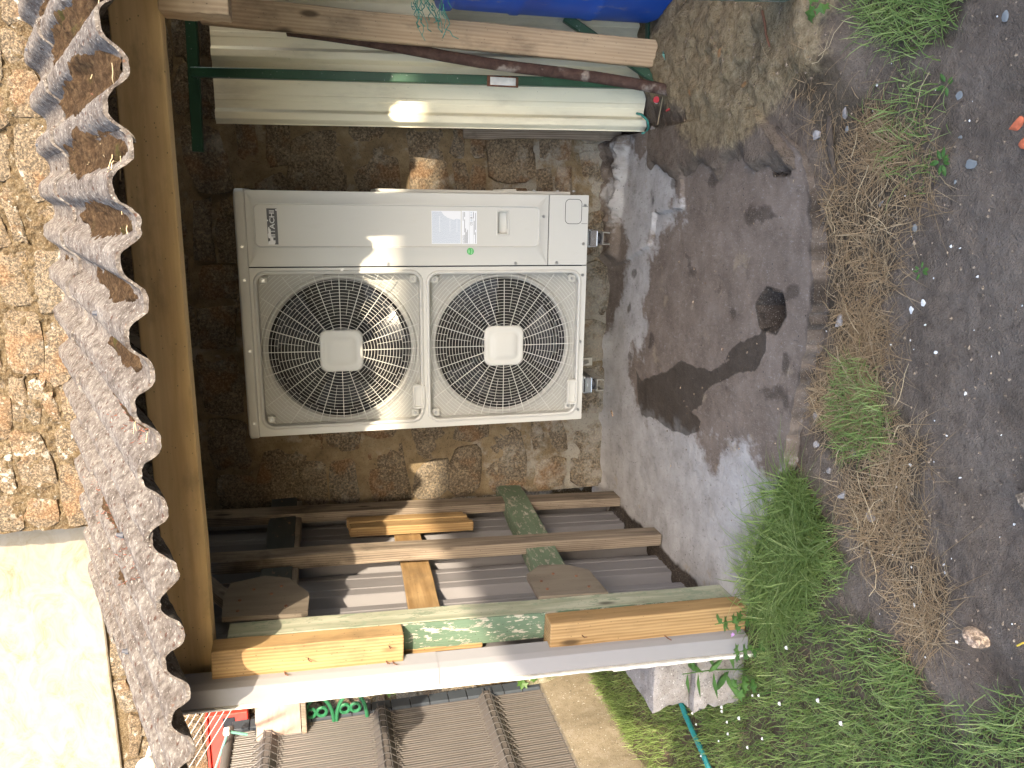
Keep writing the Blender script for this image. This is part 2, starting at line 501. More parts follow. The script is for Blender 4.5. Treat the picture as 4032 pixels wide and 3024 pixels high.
M['rubber'] = plain('black_rubber', (0.012, 0.012, 0.016), 0.6)
M['screw'] = plain('screw_steel', (0.38, 0.39, 0.40), 0.35, 0.9)
M['plate'] = plain('dark_name_plate', (0.03, 0.032, 0.042), 0.45)
M['silver'] = plain('silver_print', (0.56, 0.57, 0.60), 0.5)
M['film'] = plain('torn_white_film', (0.66, 0.66, 0.68), 0.4)
M['paper'] = plain('white_label_paper', (0.70, 0.72, 0.76), 0.6, var=0.03)
def fineprint():
    t = NT('blue_grey_small_print'); p = t.pos
    a = t.noise(t.vec(p, (260, 1, 900)), 1.0, 2, 0.9)
    c = t.mix(t.fr(a, 0.42, 0.56), (0.42, 0.47, 0.55), (0.60, 0.64, 0.70))
    return t.fin(c, 0.6)
M['print'] = fineprint()
M['ink'] = plain('dark_ink', (0.10, 0.11, 0.13), 0.7)
M['dot'] = plain('green_sticker', (0.07, 0.36, 0.10), 0.5)
M['dot_txt'] = plain('pale_green_print', (0.45, 0.75, 0.45), 0.6)

M['clad'] = None
def sheet(name, col, dirt=(0.10, 0.09, 0.08), amt=0.25, rough=0.4, specks=0.0):
    t = NT(name); p = t.pos
    n = t.noise(t.vec(p, (6, 6, 1.5)), 1.5, 6, 0.7)
    c = t.mix(t.math('MULTIPLY', t.fr(n, 0.45, 0.75), amt), col, dirt)
    if specks:
        k = t.noise(t.vec(p, (1, 1, 1)), 85, 4, 0.8); km = t.fr(t.noise(p, 9, 3), 0.45, 0.6)
        c = t.mix(t.math('MULTIPLY', t.math('MULTIPLY', t.fr(k, 0.66, 0.72), km), specks), c, (0.06, 0.045, 0.03))
        sc = t.noise(t.vec(p, (60, 60, 2.5)), 1.0, 4, 0.8)
        c = t.mix(t.math('MULTIPLY', t.fr(sc, 0.66, 0.74), specks * 0.5), c, (0.20, 0.18, 0.12))
    t.bump(n, 0.08, 0.003)
    return t.fin(c, t.math('ADD', rough, t.math('MULTIPLY', n, 0.2)), 0, 0.35)
M['clad'] = sheet('grey_coated_steel', (0.175, 0.168, 0.176), amt=0.35)
M['cladfront'] = sheet('pale_primer_steel', (0.23, 0.227, 0.24), amt=0.12)
M['edge'] = plain('white_cut_edge', (0.70, 0.68, 0.63), 0.6, var=0.2, sc=25)
M['cream_sheet'] = sheet('cream_coated_steel', (0.80, 0.75, 0.575), (0.20, 0.16, 0.09), 0.3, 0.45, specks=0.9)
def metal_paint(name, col, under=(0.16, 0.06, 0.03), amt=0.62):
    t = NT(name); p = t.pos
    n = t.noise(p, 55, 6, 0.75)
    c = t.mix(t.fr(t.noise(p, 11, 4), 0.4, 0.7), col, tuple(x * 1.35 for x in col))
    c = t.mix(t.fr(n, amt + 0.02, amt + 0.06), c, (0.45, 0.45, 0.45))
    c = t.mix(t.fr(n, amt + 0.07, amt + 0.1), c, under)
    t.bump(n, 0.1, 0.002)
    return t.fin(c, 0.4, 0, 0.4)
M['green_metal'] = metal_paint('green_gloss_paint', (0.018, 0.062, 0.034))
M['rust'] = (lambda t: (t.bump(t.noise(t.pos, 120, 5, 0.7), 0.5, 0.004), t.fin(t.mix(t.fr(t.noise(t.pos, 8, 5), 0.56, 0.64), t.ramp(t.noise(t.pos, 35, 6, 0.7), (0.3, (0.04, 0.023, 0.019)), (0.55, (0.082, 0.048, 0.038)), (0.75, (0.13, 0.085, 0.066))), (0.27, 0.225, 0.19)), 0.85, 0, 0.2))[1])(NT('rusty_steel'))
M['root'] = plain('dark_root', (0.06, 0.045, 0.034), 0.9, var=0.4, sc=60, bump=0.4)
M['rust_plain'] = plain('brown_rust', (0.13, 0.055, 0.03), 0.9, var=0.5, sc=60)
M['blue'] = (lambda t: t.fin(t.mix(t.math('MULTIPLY', t.fr(t.noise(t.vec(t.pos, (14, 14, 5)), 1.5, 6, 0.7), 0.56, 0.72), 0.55), t.ramp(t.noise(t.pos, 6, 3), (0.3, (0.008, 0.06, 0.34)), (0.7, (0.012, 0.085, 0.42))), (0.28, 0.24, 0.19)), 0.42, 0, 0.4))(NT('blue_drum_plastic'))
M['teal'] = plain('teal_net_cord', (0.06, 0.27, 0.22), 0.8, var=0.4, sc=50)
M['red_bit'] = plain('red_plastic', (0.55, 0.03, 0.04), 0.4)
M['white_bit'] = plain('chalky_white', (0.66, 0.65, 0.62), 0.85, var=0.15, sc=60, bump=0.3)
M['brick_bit'] = plain('orange_brick', (0.46, 0.115, 0.05), 0.9, var=0.3, sc=60, bump=0.4)
M['slate_bit'] = plain('blue_grey_slate', (0.17, 0.18, 0.18), 0.6, var=0.2, sc=30)
M['pebble'] = stone_mat('garden_stone', [(0.30, 0.20, 0.14), (0.40, 0.29, 0.20)], lichen=0.2)
M['pebble_brown'] = stone_mat('brown_stone', [(0.20, 0.15, 0.11), (0.26, 0.2, 0.14)])
def concrete(name, c0, c1, c2):
    t = NT(name); p = t.pos
    c = t.ramp(t.noise(p, 14, 6, 0.7), (0.3, c0), (0.5, c1), (0.7, c2))
    c = t.mix(t.math('MULTIPLY', t.fr(t.noise(p, 160, 3), 0.55, 0.7), 0.6), c, tuple(x * 0.3 for x in c0))
    c = t.mix(t.math('MULTIPLY', t.fr(t.noise(p, 90, 3), 0.66, 0.7), 0.8), c, (0.55, 0.53, 0.5))
    t.bump(t.math('ADD', t.noise(p, 40, 5, 0.7), t.math('MULTIPLY', t.noise(p, 260, 2), 0.5)), 0.6, 0.008)
    return t.fin(c, 0.95, 0, 0.15)
M['block'] = concrete('concrete_block', (0.20, 0.18, 0.165), (0.29, 0.265, 0.25), (0.36, 0.34, 0.33))
M['kerb'] = concrete('beige_concrete', (0.165, 0.139, 0.101), (0.217, 0.184, 0.135), (0.262, 0.229, 0.180))
M['mossy'] = concrete('mossy_concrete', (0.06, 0.07, 0.03), (0.17, 0.16, 0.11), (0.30, 0.28, 0.24))
def render_mat():
    t = NT('cream_render'); p = t.pos
    a = t.noise(t.vec(p, (1, 1, 1.8)), 5, 7, 0.75, 1.6)
    c = t.ramp(a, (0.32, (0.169, 0.137, 0.090)), (0.45, (0.223, 0.198, 0.155)), (0.6, (0.248, 0.230, 0.198)))
    t.bump(t.noise(p, 60, 5), 0.15, 0.004)
    return t.fin(c, 0.85, 0, 0.2)
M['render'] = render_mat()

def slab_mat():
    t = NT('old_concrete_slab'); p = t.pos
    wet, light, dirt = t.attr('wet'), t.attr('light'), t.attr('dirt')
    n1 = t.noise(p, 7, 7, 0.7); n2 = t.noise(t.vec(p, (1.6, 0.8, 1)), 40, 6, 0.7); n3 = t.noise(p, 240, 3)
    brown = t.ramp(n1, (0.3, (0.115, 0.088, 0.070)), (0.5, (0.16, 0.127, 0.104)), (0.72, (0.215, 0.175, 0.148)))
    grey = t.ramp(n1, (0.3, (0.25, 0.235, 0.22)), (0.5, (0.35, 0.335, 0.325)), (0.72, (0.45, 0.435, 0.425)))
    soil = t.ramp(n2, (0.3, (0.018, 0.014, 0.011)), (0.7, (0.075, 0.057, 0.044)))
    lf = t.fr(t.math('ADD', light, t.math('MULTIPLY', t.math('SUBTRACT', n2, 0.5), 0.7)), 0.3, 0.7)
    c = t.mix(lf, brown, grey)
    c = t.mix(t.math('MULTIPLY', t.fr(n2, 0.55, 0.75), 0.5), c, (0.36, 0.34, 0.33))
    c = t.mix(t.math('MULTIPLY', t.fr(n2, 0.45, 0.28), 0.5), c, (0.06, 0.05, 0.042))
    tan = t.fr(t.noise(t.vec(p, (1, 1, 1)), 5.2, 6, 0.7), 0.6, 0.68)
    c = t.mix(t.math('MULTIPLY', tan, 0.55), c, (0.29, 0.235, 0.165))
    c = t.mix(t.fr(dirt, 0.35, 0.75), c, soil)
    c = t.mix(t.math('MULTIPLY', t.fr(n3, 0.6, 0.68), 0.5), c, (0.34, 0.31, 0.28))
    pit = t.voro(p, 38); pm = t.fr(t.noise(p, 6, 2), 0.5, 0.6)
    c = t.mix(t.math('MULTIPLY', t.fr(pit, 0.13, 0.06), pm), c, (0.035, 0.03, 0.027))
    wf = t.fr(t.math('ADD', wet, t.math('MULTIPLY', t.math('SUBTRACT', t.noise(p, 60, 4), 0.5), 0.35)), 0.44, 0.56)
    wc = t.mix(t.fr(n2, 0.6, 0.72), t.mix(0.66, c, (0.012, 0.010, 0.008)), (0.10, 0.07, 0.035))
    c = t.mix(wf, c, wc)
    t.bump(t.math('ADD', t.math('MULTIPLY', n1, 0.6), t.math('ADD', t.math('MULTIPLY', n2, 0.5), t.math('MULTIPLY', n3, 0.12))), 0.55, 0.015)
    rr = t.n('ShaderNodeMapRange'); t.l(wf, rr.inputs[0]); rr.inputs[3].default_value = 0.93; rr.inputs[4].default_value = 0.5
    return t.fin(c, rr.outputs[0], 0, 0.25)
M['slab'] = slab_mat()
def soil_mat():
    t = NT('garden_soil'); p = t.pos
    sand, veg = t.attr('sand'), t.attr('veg')
    n1 = t.noise(p, 5, 7, 0.7); n2 = t.noise(p, 36, 6, 0.75); n3 = t.noise(p, 200, 3)
    dark = t.ramp(t.math('ADD', t.math('MULTIPLY', n1, 0.65), t.math('MULTIPLY', n2, 0.35)), (0.38, (0.127, 0.098, 0.075)), (0.5, (0.188, 0.148, 0.117)), (0.62, (0.248, 0.200, 0.161)))
    sandc = t.ramp(n2, (0.28, (0.17, 0.125, 0.07)), (0.5, (0.33, 0.255, 0.155)), (0.72, (0.48, 0.39, 0.255)))
    sf = t.fr(t.math('ADD', sand, t.math('MULTIPLY', t.math('SUBTRACT', n2, 0.5), 0.9)), 0.32, 0.68)
    c = t.mix(sf, dark, sandc)
    c = t.mix(t.math('MULTIPLY', t.fr(n2, 0.42, 0.28), 0.5), c, (0.04, 0.031, 0.024))
    c = t.mix(t.math('MULTIPLY', t.fr(n3, 0.62, 0.7), 0.5), c, (0.22, 0.19, 0.16))
    c = t.mix(t.math('MULTIPLY', t.fr(veg, 0.3, 0.8), 0.45), c, (0.055, 0.045, 0.024))
    t.bump(t.math('ADD', n2, t.math('MULTIPLY', n3, 0.35)), 1.0, 0.03)
    return t.fin(c, 0.97, 0, 0.12)
M['soil'] = soil_mat()

def blade_mat(name, c0, c1, c2, trans=0.3):
    t = NT(name)
    r = t.attr('rnd')
    c = t.ramp(r, (0.0, c0), (0.5, c1), (1.0, c2))
    t.fin(c, 0.6, 0, 0.25)
    tr = t.n('ShaderNodeBsdfTranslucent'); t.l(c, tr.inputs[0])
    mx = t.n('ShaderNodeMixShader'); mx.inputs[0].default_value = trans
    t.l(t.b.outputs[0], mx.inputs[1]); t.l(tr.outputs[0], mx.inputs[2]); t.l(mx.outputs[0], t.out.inputs[0])
    return t.m
M['grass'] = blade_mat('green_grass', (0.105, 0.165, 0.045), (0.22, 0.315, 0.095), (0.43, 0.49, 0.21), 0.45)
M['straw'] = blade_mat('dry_grass', (0.19, 0.115, 0.058), (0.34, 0.235, 0.13), (0.52, 0.405, 0.255), 0.15)
def leafm(name, a, b):
    t = NT(name); n = t.noise(t.pos, 18, 4)
    c = t.mix(t.rnd, a, b); c = t.mix(t.math('MULTIPLY', t.fr(n, 0.4, 0.7), 0.4), c, tuple(x * 0.6 for x in a))
    t.fin(c, 0.5, 0, 0.35)
    tr = t.n('ShaderNodeBsdfTranslucent'); t.l(c, tr.inputs[0])
    mx = t.n('ShaderNodeMixShader'); mx.inputs[0].default_value = 0.25
    t.l(t.b.outputs[0], mx.inputs[1]); t.l(tr.outputs[0], mx.inputs[2]); t.l(mx.outputs[0], t.out.inputs[0])
    return t.m
M['leaf'] = leafm('weed_leaf', (0.06, 0.14, 0.03), (0.10, 0.20, 0.05))
M['ivy'] = leafm('ivy_leaf', (0.05, 0.12, 0.025), (0.12, 0.22, 0.05))
M['dead_leaf'] = plain('brown_dead_leaf', (0.22, 0.12, 0.05), 0.8, var=0.4, sc=50)
M['petal'] = plain('white_petal', (0.78, 0.78, 0.80), 0.6)
M['petal_mauve'] = plain('mauve_petal', (0.50, 0.28, 0.62), 0.6)
M['pollen'] = plain('yellow_centre', (0.65, 0.45, 0.05), 0.7)
M['pvc'] = plain('taupe_grey_pvc', (0.105, 0.094, 0.09), 0.4, var=0.05)
M['pvc_dark'] = plain('anthracite_trim', (0.05, 0.06, 0.075), 0.35)
M['wire'] = plain('anthracite_wire', (0.11, 0.105, 0.105), 0.35, 0.3)
M['red'] = plain('red_enamel', (0.50, 0.045, 0.03), 0.4, var=0.15)
M['strut'] = plain('teal_enamel', (0.14, 0.33, 0.27), 0.45)
M['line'] = plain('pale_washing_line', (0.52, 0.50, 0.47), 0.5)
M['cloth'] = (lambda t: (t.bump(t.noise(t.vec(t.pos, (9, 9, 30)), 1.0, 4), 0.5, 0.02), t.fin(t.ramp(t.noise(t.pos, 12, 4), (0.3, (0.27, 0.20, 0.175)), (0.7, (0.34, 0.26, 0.23))), 0.8))[1])(NT('brown_cover_fabric'))
M['iron_green'] = plain('bright_green_iron', (0.02, 0.12, 0.055), 0.4, var=0.2)
M['hose'] = plain('turquoise_hose', (0.015, 0.18, 0.19), 0.5, var=0.3, sc=60)
M['lamp'] = plain('white_lamp_globe', (0.72, 0.70, 0.64), 0.35)
M['roofslate'] = plain('dark_slate', (0.10, 0.10, 0.11), 0.6, var=0.3, sc=12)

# ================================================================== ground and slab
SAND = [(1.66, 0.03), (1.49, -0.84), (1.42, -1.11), (1.3, -1.15), (1.23, -1.08), (1.16, -0.84), (1.09, -0.63), (1.09, -0.37), (1.22, -0.16), (1.44, -0.05)]
SAND_BIG = SAND[2:9] + [(1.44, 0.45), (2.6, 0.45), (2.6, -1.15)]
DRY1 = [(1.36, -0.81), (1.32, -1.1), (1.21, -1.25), (1.09, -1.36), (0.95, -1.43), (0.79, -1.43), (0.63, -1.41), (0.41, -1.5), (0.24, -1.56), (0.02, -1.62), (-0.11, -1.57), (-0.06, -1.48), (-0.02, -1.34), (0.12, -1.23), (0.12, -1.09), (0.46, -1.06), (0.65, -1.07), (0.95, -1.04), (1.18, -0.94)]
DRY2 = [(0.04, -1.46), (0.13, -1.59), (-0.05, -1.67), (-0.18, -1.6), (-0.11, -1.49)]
GREEN_R = [(1.46, -1.12), (1.6, -1.3), (1.5, -1.6), (1.37, -1.49), (1.29, -1.48), (1.26, -1.4), (1.28, -1.29), (1.39, -1.13)]
GREEN_RM = [(1.31, -1.23), (1.29, -1.45), (1.07, -1.52), (0.95, -1.45), (0.98, -1.26), (1.16, -1.17)]
GREEN_M = [(0.49, -1.19), (0.52, -1.28), (0.44, -1.41), (0.33, -1.46), (0.23, -1.39), (0.21, -1.24), (0.32, -1.18)]
GREEN_L = [(-0.23, -0.86), (-0.06, -0.94), (0.07, -1.03), (0.08, -1.08), (0.04, -1.13), (-0.01, -1.27), (-0.1, -1.35), (-0.23, -1.27), (-0.18, -1.45), (-0.21, -1.61), (-0.24, -1.75), (-0.28, -1.79), (-0.10, -1.90), (0.0, -2.2), (-1.7, -2.2), (-1.66, 0.6), (-0.68, 0.6), (-0.66, -0.86)]
WET = [(0.17, 0.14), (0.14, 0.08), (0.24, -0.17), (0.31, -0.29), (0.31, -0.41), (0.32, -0.54), (0.41, -0.71), (0.36, -0.62), (0.44, -0.69), (0.47, -0.75), (0.51, -0.84), (0.56, -0.88), (0.46, -0.89), (0.38, -0.83), (0.35, -0.72), (0.29, -0.61), (0.23, -0.5), (0.18, -0.49), (0.13, -0.42), (0.11, -0.49), (0.07, -0.48), (0.03, -0.41), (0.0, -0.25), (0.01, -0.09), (-0.02, 0.06), (0.03, 0.1)]
LIGHT = [(0.34, 0.48), (0.67, 0.29), (0.94, 0.41), (0.94, 0.11), (0.57, 0.06), (0.28, 0.05), (0.17, 0.17), (-0.02, 0.06), (0.01, -0.38), (0.10, -1.1), (-0.16, -1.1), (-0.66, -0.86), (-0.66, -0.54), (-0.63, -0.08), (-0.58, 0.55), (0.34, 0.6)]
CEMENT = [(1.17, 0.41), (1.18, 0.05), (1.11, -0.22), (0.9, -0.25), (0.77, -0.01), (0.67, 0.29)]
HOLE1 = [(1.07, -0.84), (1.07, -0.92), (1.02, -0.93), (1.02, -0.85)]
HOLE2 = [(0.60, -0.815), (0.655, -0.865), (0.65, -0.945), (0.595, -0.975), (0.535, -0.935), (0.535, -0.85)]
EDGE = [(-0.7, -0.80), (-0.53, -0.82), (-0.35, -0.89), (-0.16, -0.95), (0.13, -1.04), (0.47, -1.09), (0.65, -1.11), (0.85, -1.07), (0.95, -1.04), (1.07, -0.97), (1.16, -0.84), (1.30, -0.7)]

def edge_y(x): return np.interp(x, [e[0] for e in EDGE], [e[1] for e in EDGE])

def ground_z(x, y):
    x = np.asarray(x, float); y = np.asarray(y, float)
    z = -0.05 + 0.022 * (fbm(x, y, 3.0, 3) - 0.5) + 0.018 * (fbm(x, y, 14, 5, 3) - 0.5) + 0.005 * (vnoise(x, y, 40, 9) - 0.5) + 0.0035 * (vnoise(x, y, 85, 19) - 0.5)
    s = sstep(-0.06, 0.16, poly_sd(x, y, SAND_BIG))
    z = z + s * (0.095 + 0.05 * (fbm(x, y, 7, 21) - 0.5) + 0.025 * (vnoise(x, y, 26, 8) - 0.5))
    l = sstep(-0.6, -1.5, x) * sstep(-1.6, -0.4, y)
    z = z + 0.06 * l
    # a shallow gully in front of the slab edge and worn hollows in the bare soil
    for hx, hy, hr, hd in ((0.27, -1.80, 0.07, 0.03), (-0.11, -1.83, 0.05, 0.025), (0.05, -1.62, 0.06, 0.018), (1.06, -1.13, 0.09, 0.03)):
        z = z - hd * np.exp(-((x - hx) ** 2 + (y - hy) ** 2) / (2 * hr * hr))
    # stays below the slab where the slab lies
    under = (x > -0.60) & (x < 1.22) & (y > edge_y(x) + 0.03) & (y < 0.6)
    cov = sstep(0.93, 1.10, x + 0.16 * (fbm(x, y, 8, 23) - 0.5)) * sstep(0.30, 0.05, y)
    zc = 0.006 + 0.022 * (fbm(x, y, 10, 24) - 0.45) + 0.03 * cov
    z = np.where(under, np.minimum(z, -0.14) * (1 - cov) + np.maximum(z, zc) * cov, z)
    fr_ = sstep(0.80, 1.0, x) * sstep(-1.28, -1.05, y) * ((x >= 1.22) | (y <= edge_y(x) + 0.03))
    return z + np.where(~under, 0.035 * fr_ * (1 - s), 0)

def axis_pts(lo, hi, step, far):
    a = list(np.arange(lo, hi + 1e-9, step)); d = step
    while a[-1] < far: d *= 1.35; a.append(a[-1] + d)
    d = step
    while a[0] > -far: d *= 1.35; a.insert(0, a[0] - d)
    return np.array(a)

def set_attr(me, name, arr):
    at = me.attributes.new(name, 'FLOAT', 'POINT')
    at.data.foreach_set('value', np.asarray(arr, np.float32).ravel())

gx = axis_pts(-1.9, 1.9, 0.0105, 120); gy = axis_pts(-2.15, 0.7, 0.0105, 120)
X, Y = np.meshgrid(gx, gy)
near = (np.abs(X) < 6) & (np.abs(Y) < 6)
Z = np.where(near, ground_z(X, Y), -0.06)
mb = MB().grid(X, Y, Z)
g = struct('ground', mb, M['soil'], True)
sandm = sstep(-0.10, 0.22, poly_sd(X, Y, SAND_BIG) + 0.24 * (fbm(X, Y, 6, 31) - 0.5))
def veg_mask(x, y):
    n = 0.10 * (fbm(x, y, 8, 41) - 0.5)
    g_ = np.maximum.reduce([sstep(-0.03, 0.06, poly_sd(x, y, p) + n) for p in (GREEN_L, GREEN_M, GREEN_R)])
    return np.maximum(g_, 0.5 * sstep(-0.03, 0.05, poly_sd(x, y, GREEN_RM) + n))
def dry_mask(x, y):
    n = 0.24 * (fbm(x, y, 6, 51) - 0.55) + 0.08 * (fbm(x, y, 24, 52) - 0.5)
    return np.maximum(sstep(-0.06, 0.09, poly_sd(x, y, DRY1) + n), sstep(-0.06, 0.06, poly_sd(x, y, DRY2) + n))
vm = veg_mask(X, Y); dm = dry_mask(X, Y)
set_attr(g.data, 'sand', sandm); set_attr(g.data, 'veg', np.maximum(vm, dm))

# slab: a sheet that follows its broken front edge, with two old post holes
nx, ny = 200, 190
xs = np.linspace(-0.62, 1.22, nx); ts = np.linspace(0, 1, ny)
ye = edge_y(xs) + 0.03 * (fbm(xs, xs * 0, 9, 61) - 0.5) + 0.012 * (vnoise(xs, xs * 0, 50, 62) - 0.5)
X, T = np.meshgrid(xs, ts); Y = ye[None, :] * (1 - T) + 0.56 * T
def slab_z(X, Y):
    z = 0.010 * (fbm(X, Y, 3, 71) - 0.5) + 0.006 * (fbm(X, Y, 18, 73) - 0.5)
    wallf = np.exp(-np.maximum(0.50 - Y, 0) / 0.045)
    z = z + wallf * (0.035 + 0.06 * (fbm(X, Y, 8, 75) - 0.5))
    leftf = np.exp(-np.maximum(X + 0.60, 0) / 0.035)
    z = z + leftf * 0.03 * fbm(X, Y, 14, 77)
    # a rough ledge of old footing at the right of the unit
    led = sstep(-0.02, 0.03, poly_sd(X, Y, [(0.62, 0.6), (0.68, 0.40), (0.80, 0.38), (0.95, 0.36), (1.12, 0.33), (1.22, 0.33), (1.22, 0.6)]) + 0.05 * (fbm(X, Y, 12, 79) - 0.5))
    z = z + led * (0.035 + 0.075 * (fbm(X, Y, 11, 81) - 0.42) + 0.02 * (vnoise(X, Y, 45, 82) - 0.5))
    padm = sstep(-0.004, 0.006, poly_sd(X, Y, [(1.3, 0.6), (1.3, -0.1), (1.16, -0.20), (0.90, -0.24), (0.88, 0.02), (0.74, 0.05), (0.66, 0.30), (0.60, 0.6)]) + 0.012 * (fbm(X, Y, 20, 86) - 0.5))
    z = z + padm * 0.016
    for H, dp in ((HOLE1, 0.11), (HOLE2, 0.09)):
        z = z - dp * sstep(-0.006, 0.014, poly_sd(X, Y, H) + 0.015 * (vnoise(X, Y, 40, 83) - 0.5))
    return z
Z = slab_z(X, Y)
mb = MB().grid(X, Y, Z)
n0 = nx * ny
sl_extra = [(xs[i], ye[i] - 0.008 + 0.01 * random.random(), -0.075) for i in range(nx)]
b = len(mb.v); mb.v.extend(map(tuple, sl_extra))
for i in range(nx - 1): mb.f.append((i + 1, i, b + i, b + i + 1))
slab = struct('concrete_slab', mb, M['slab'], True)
def pad(a): return np.concatenate([a.ravel(), a[0]])
holes = np.maximum(poly_sd(X, Y, HOLE1), poly_sd(X, Y, HOLE2))
wet = sstep(-0.02, 0.02, poly_sd(X, Y, WET) + 0.02 * (fbm(X, Y, 26, 91) - 0.5))
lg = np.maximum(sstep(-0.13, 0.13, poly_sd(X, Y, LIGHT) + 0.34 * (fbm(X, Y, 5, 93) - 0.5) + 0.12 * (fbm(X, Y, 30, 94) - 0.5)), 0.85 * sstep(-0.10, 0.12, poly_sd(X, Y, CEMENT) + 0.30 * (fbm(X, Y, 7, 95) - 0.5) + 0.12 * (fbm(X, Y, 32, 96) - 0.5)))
dirt = np.maximum(sstep(-0.03, 0.0, holes), 0.75 * sstep(0.05, 0.0, Y - ye[None, :]) * sstep(0.0, 0.3, X) * (0.2 + fbm(X, Y, 12, 97)))
dirt = np.maximum(dirt, sstep(0.11, 0.03, X + 0.60 + 0.05 * (fbm(X, Y, 14, 98) - 0.5)) * (Y < 0.35))
dirt = np.maximum(dirt, 0.6 * sstep(0.0, 0.25, X) * sstep(0.60, 0.78, fbm(X, Y, 9, 198)))
dirt = np.maximum(dirt, 0.8 * sstep(1.05, 1.2, X) * (Y < 0.1))
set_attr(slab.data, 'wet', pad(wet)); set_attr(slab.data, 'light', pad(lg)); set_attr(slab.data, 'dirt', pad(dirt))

# ================================================================== stone walls, each stone a piece of its own
def stone_mesh(poly, y, proud, seed, flip=1.0):
    """a rough-faced stone with the outline poly (x, z) in front of the plane y"""
    rr = random.Random(seed)
    cx = sum(p[0] for p in poly) / len(poly); cz = sum(p[1] for p in poly) / len(poly)
    mb = MB(); n = len(poly)
    def ins(k, dy, j):
        return [(cx + (p[0] - cx) * k + rr.uniform(-j, j), y - dy + rr.uniform(-j, j) * 0.6, cz + (p[1] - cz) * k + rr.uniform(-j, j)) for p in poly]
    tilt = rr.uniform(-0.006, 0.006); tilz = rr.uniform(-0.008, 0.008)
    rings = [[(p[0], y + 0.03, p[1]) for p in poly], ins(1.0, proud * 0.05, 0.001), ins(0.965, proud * 0.75, 0.002), ins(0.78, proud, 0.003), ins(0.42, proud * 1.1, 0.004)]
    rings = [[(q[0], q[1] + tilt * (q[0] - cx) / 0.1 * (i > 1) + tilz * (q[2] - cz) / 0.1 * (i > 1), q[2]) for q in r] for i, r in enumerate(rings)]
    mb.loft(rings, cap1=True)
    return mb

def rubble(x0, x1, z0, z1, hlo, hhi, wlo, whi, gap, seed):
    """coursed rubble: wavy courses, uneven heads, some courses split in two"""
    rr = random.Random(seed); out = []
    z = z0; k = 0
    while z < z1 - 0.03:
        h = min(rr.uniform(hlo, hhi), z1 - z)
        if z1 - z - h < 0.05: h = z1 - z
        x = x0
        while x < x1 - 0.02:
            w = rr.uniform(wlo, whi) * (1.25 if h > (hlo + hhi) / 2 else 0.9)
            if x1 - x - w < 0.07: w = x1 - x
            wave = lambda xx, zz: 0.018 * math.sin(xx * 5.3 + zz * 3 + k) + 0.012 * math.sin(xx * 13 + k * 2.1)
            cells = [(x, x + w, z, z + h)]
            if rr.random() < 0.22 and h > hlo * 1.15:
                m = z + h * rr.uniform(0.4, 0.6); cells = [(x, x + w, z, m), (x, x + w, m, z + h)]
            for a0, a1, b0, b1 in cells:
                g2 = gap / 2 * rr.uniform(0.6, 1.5)
                j = lambda q: rr.uniform(-q, q)
                a0 += g2; a1 -= g2; b0 += g2; b1 -= g2
                if a1 - a0 < 0.03 or b1 - b0 < 0.03: continue
                q = min(a1 - a0, b1 - b0); c = q * rr.uniform(0.05, 0.22)
                mx = (a0 + a1) / 2
                P = [(a0 + c, b0), (mx, b0 - 0.005), (a1 - c, b0), (a1, b0 + c), (a1 + 0.004, (b0 + b1) / 2), (a1, b1 - c), (a1 - c, b1), (mx, b1 + 0.005), (a0 + c, b1), (a0, b1 - c), (a0 - 0.004, (b0 + b1) / 2), (a0, b0 + c)]
                P = [(px + j(0.012), pz + j(0.012) + wave(px, b0)) for px, pz in P]
                P = [(min(max(px, x0 + 0.003), x1 - 0.003), pz) for px, pz in P]
                out.append(P)
            x += w
        z += h; k += 1
    return out

def stone_set(parent, polys, y, mat, plo, phi, seed):
    rr = random.Random(seed)
    for i, P in enumerate(polys):
        obj('stone', stone_mesh(P, y, rr.uniform(plo, phi), seed + i), mat, parent, smooth=True)

YW = 0.50
wall = thing('stone_wall', 'brown rubble stone house wall behind the ivory outdoor unit', 'wall', (0.6, YW, 0.0))
mb = MB()
xx = np.linspace(-0.52, 2.3, 180); zz = np.linspace(-0.12, 2.40, 150)
Xg, Zg = np.meshgrid(xx, zz)
Yg = YW - 0.005 - 0.018 * (fbm(Xg, Zg, 9, 101) - 0.40) - 0.008 * (vnoise(Xg, Zg, 45, 103) - 0.5)
mb.grid(Xg, Yg, Zg)
obj('mortar', mb, M['mortar'], wall, smooth=True)
mb = MB()
zz = np.concatenate([np.linspace(2.40, 3.0, 150), np.linspace(3.02, 4.2, 30)])
Xg, Zg = np.meshgrid(np.linspace(-0.52, 2.3, 420), zz)
Yg = YW - 0.009 - 0.030 * (fbm(Xg, Zg, 11, 105) - 0.44) - 0.012 * (vnoise(Xg, Zg, 90, 108) - 0.5) - 0.014 * (vnoise(Xg, Zg, 45, 107) - 0.5)
mb.grid(Xg, Yg, Zg)
obj('upper_mortar', mb, M['mortar_sun'], wall, smooth=True)
obj('wall_core', MB().box(-0.515, 2.3, YW + 0.025, YW + 3.2, -0.12, 4.2), M['mortar_sun'], wall)
stone_set(wall, rubble(-0.52, 1.95, -0.02, 2.40, 0.14, 0.27, 0.17, 0.36, 0.022, 5), YW, M['granite'], 0.010, 0.020, 500)
stone_set(wall, rubble(-0.52, 1.95, 2.40, 3.05, 0.08, 0.16, 0.11, 0.27, 0.018, 6), YW, M['granite_sun'], 0.012, 0.022, 900)

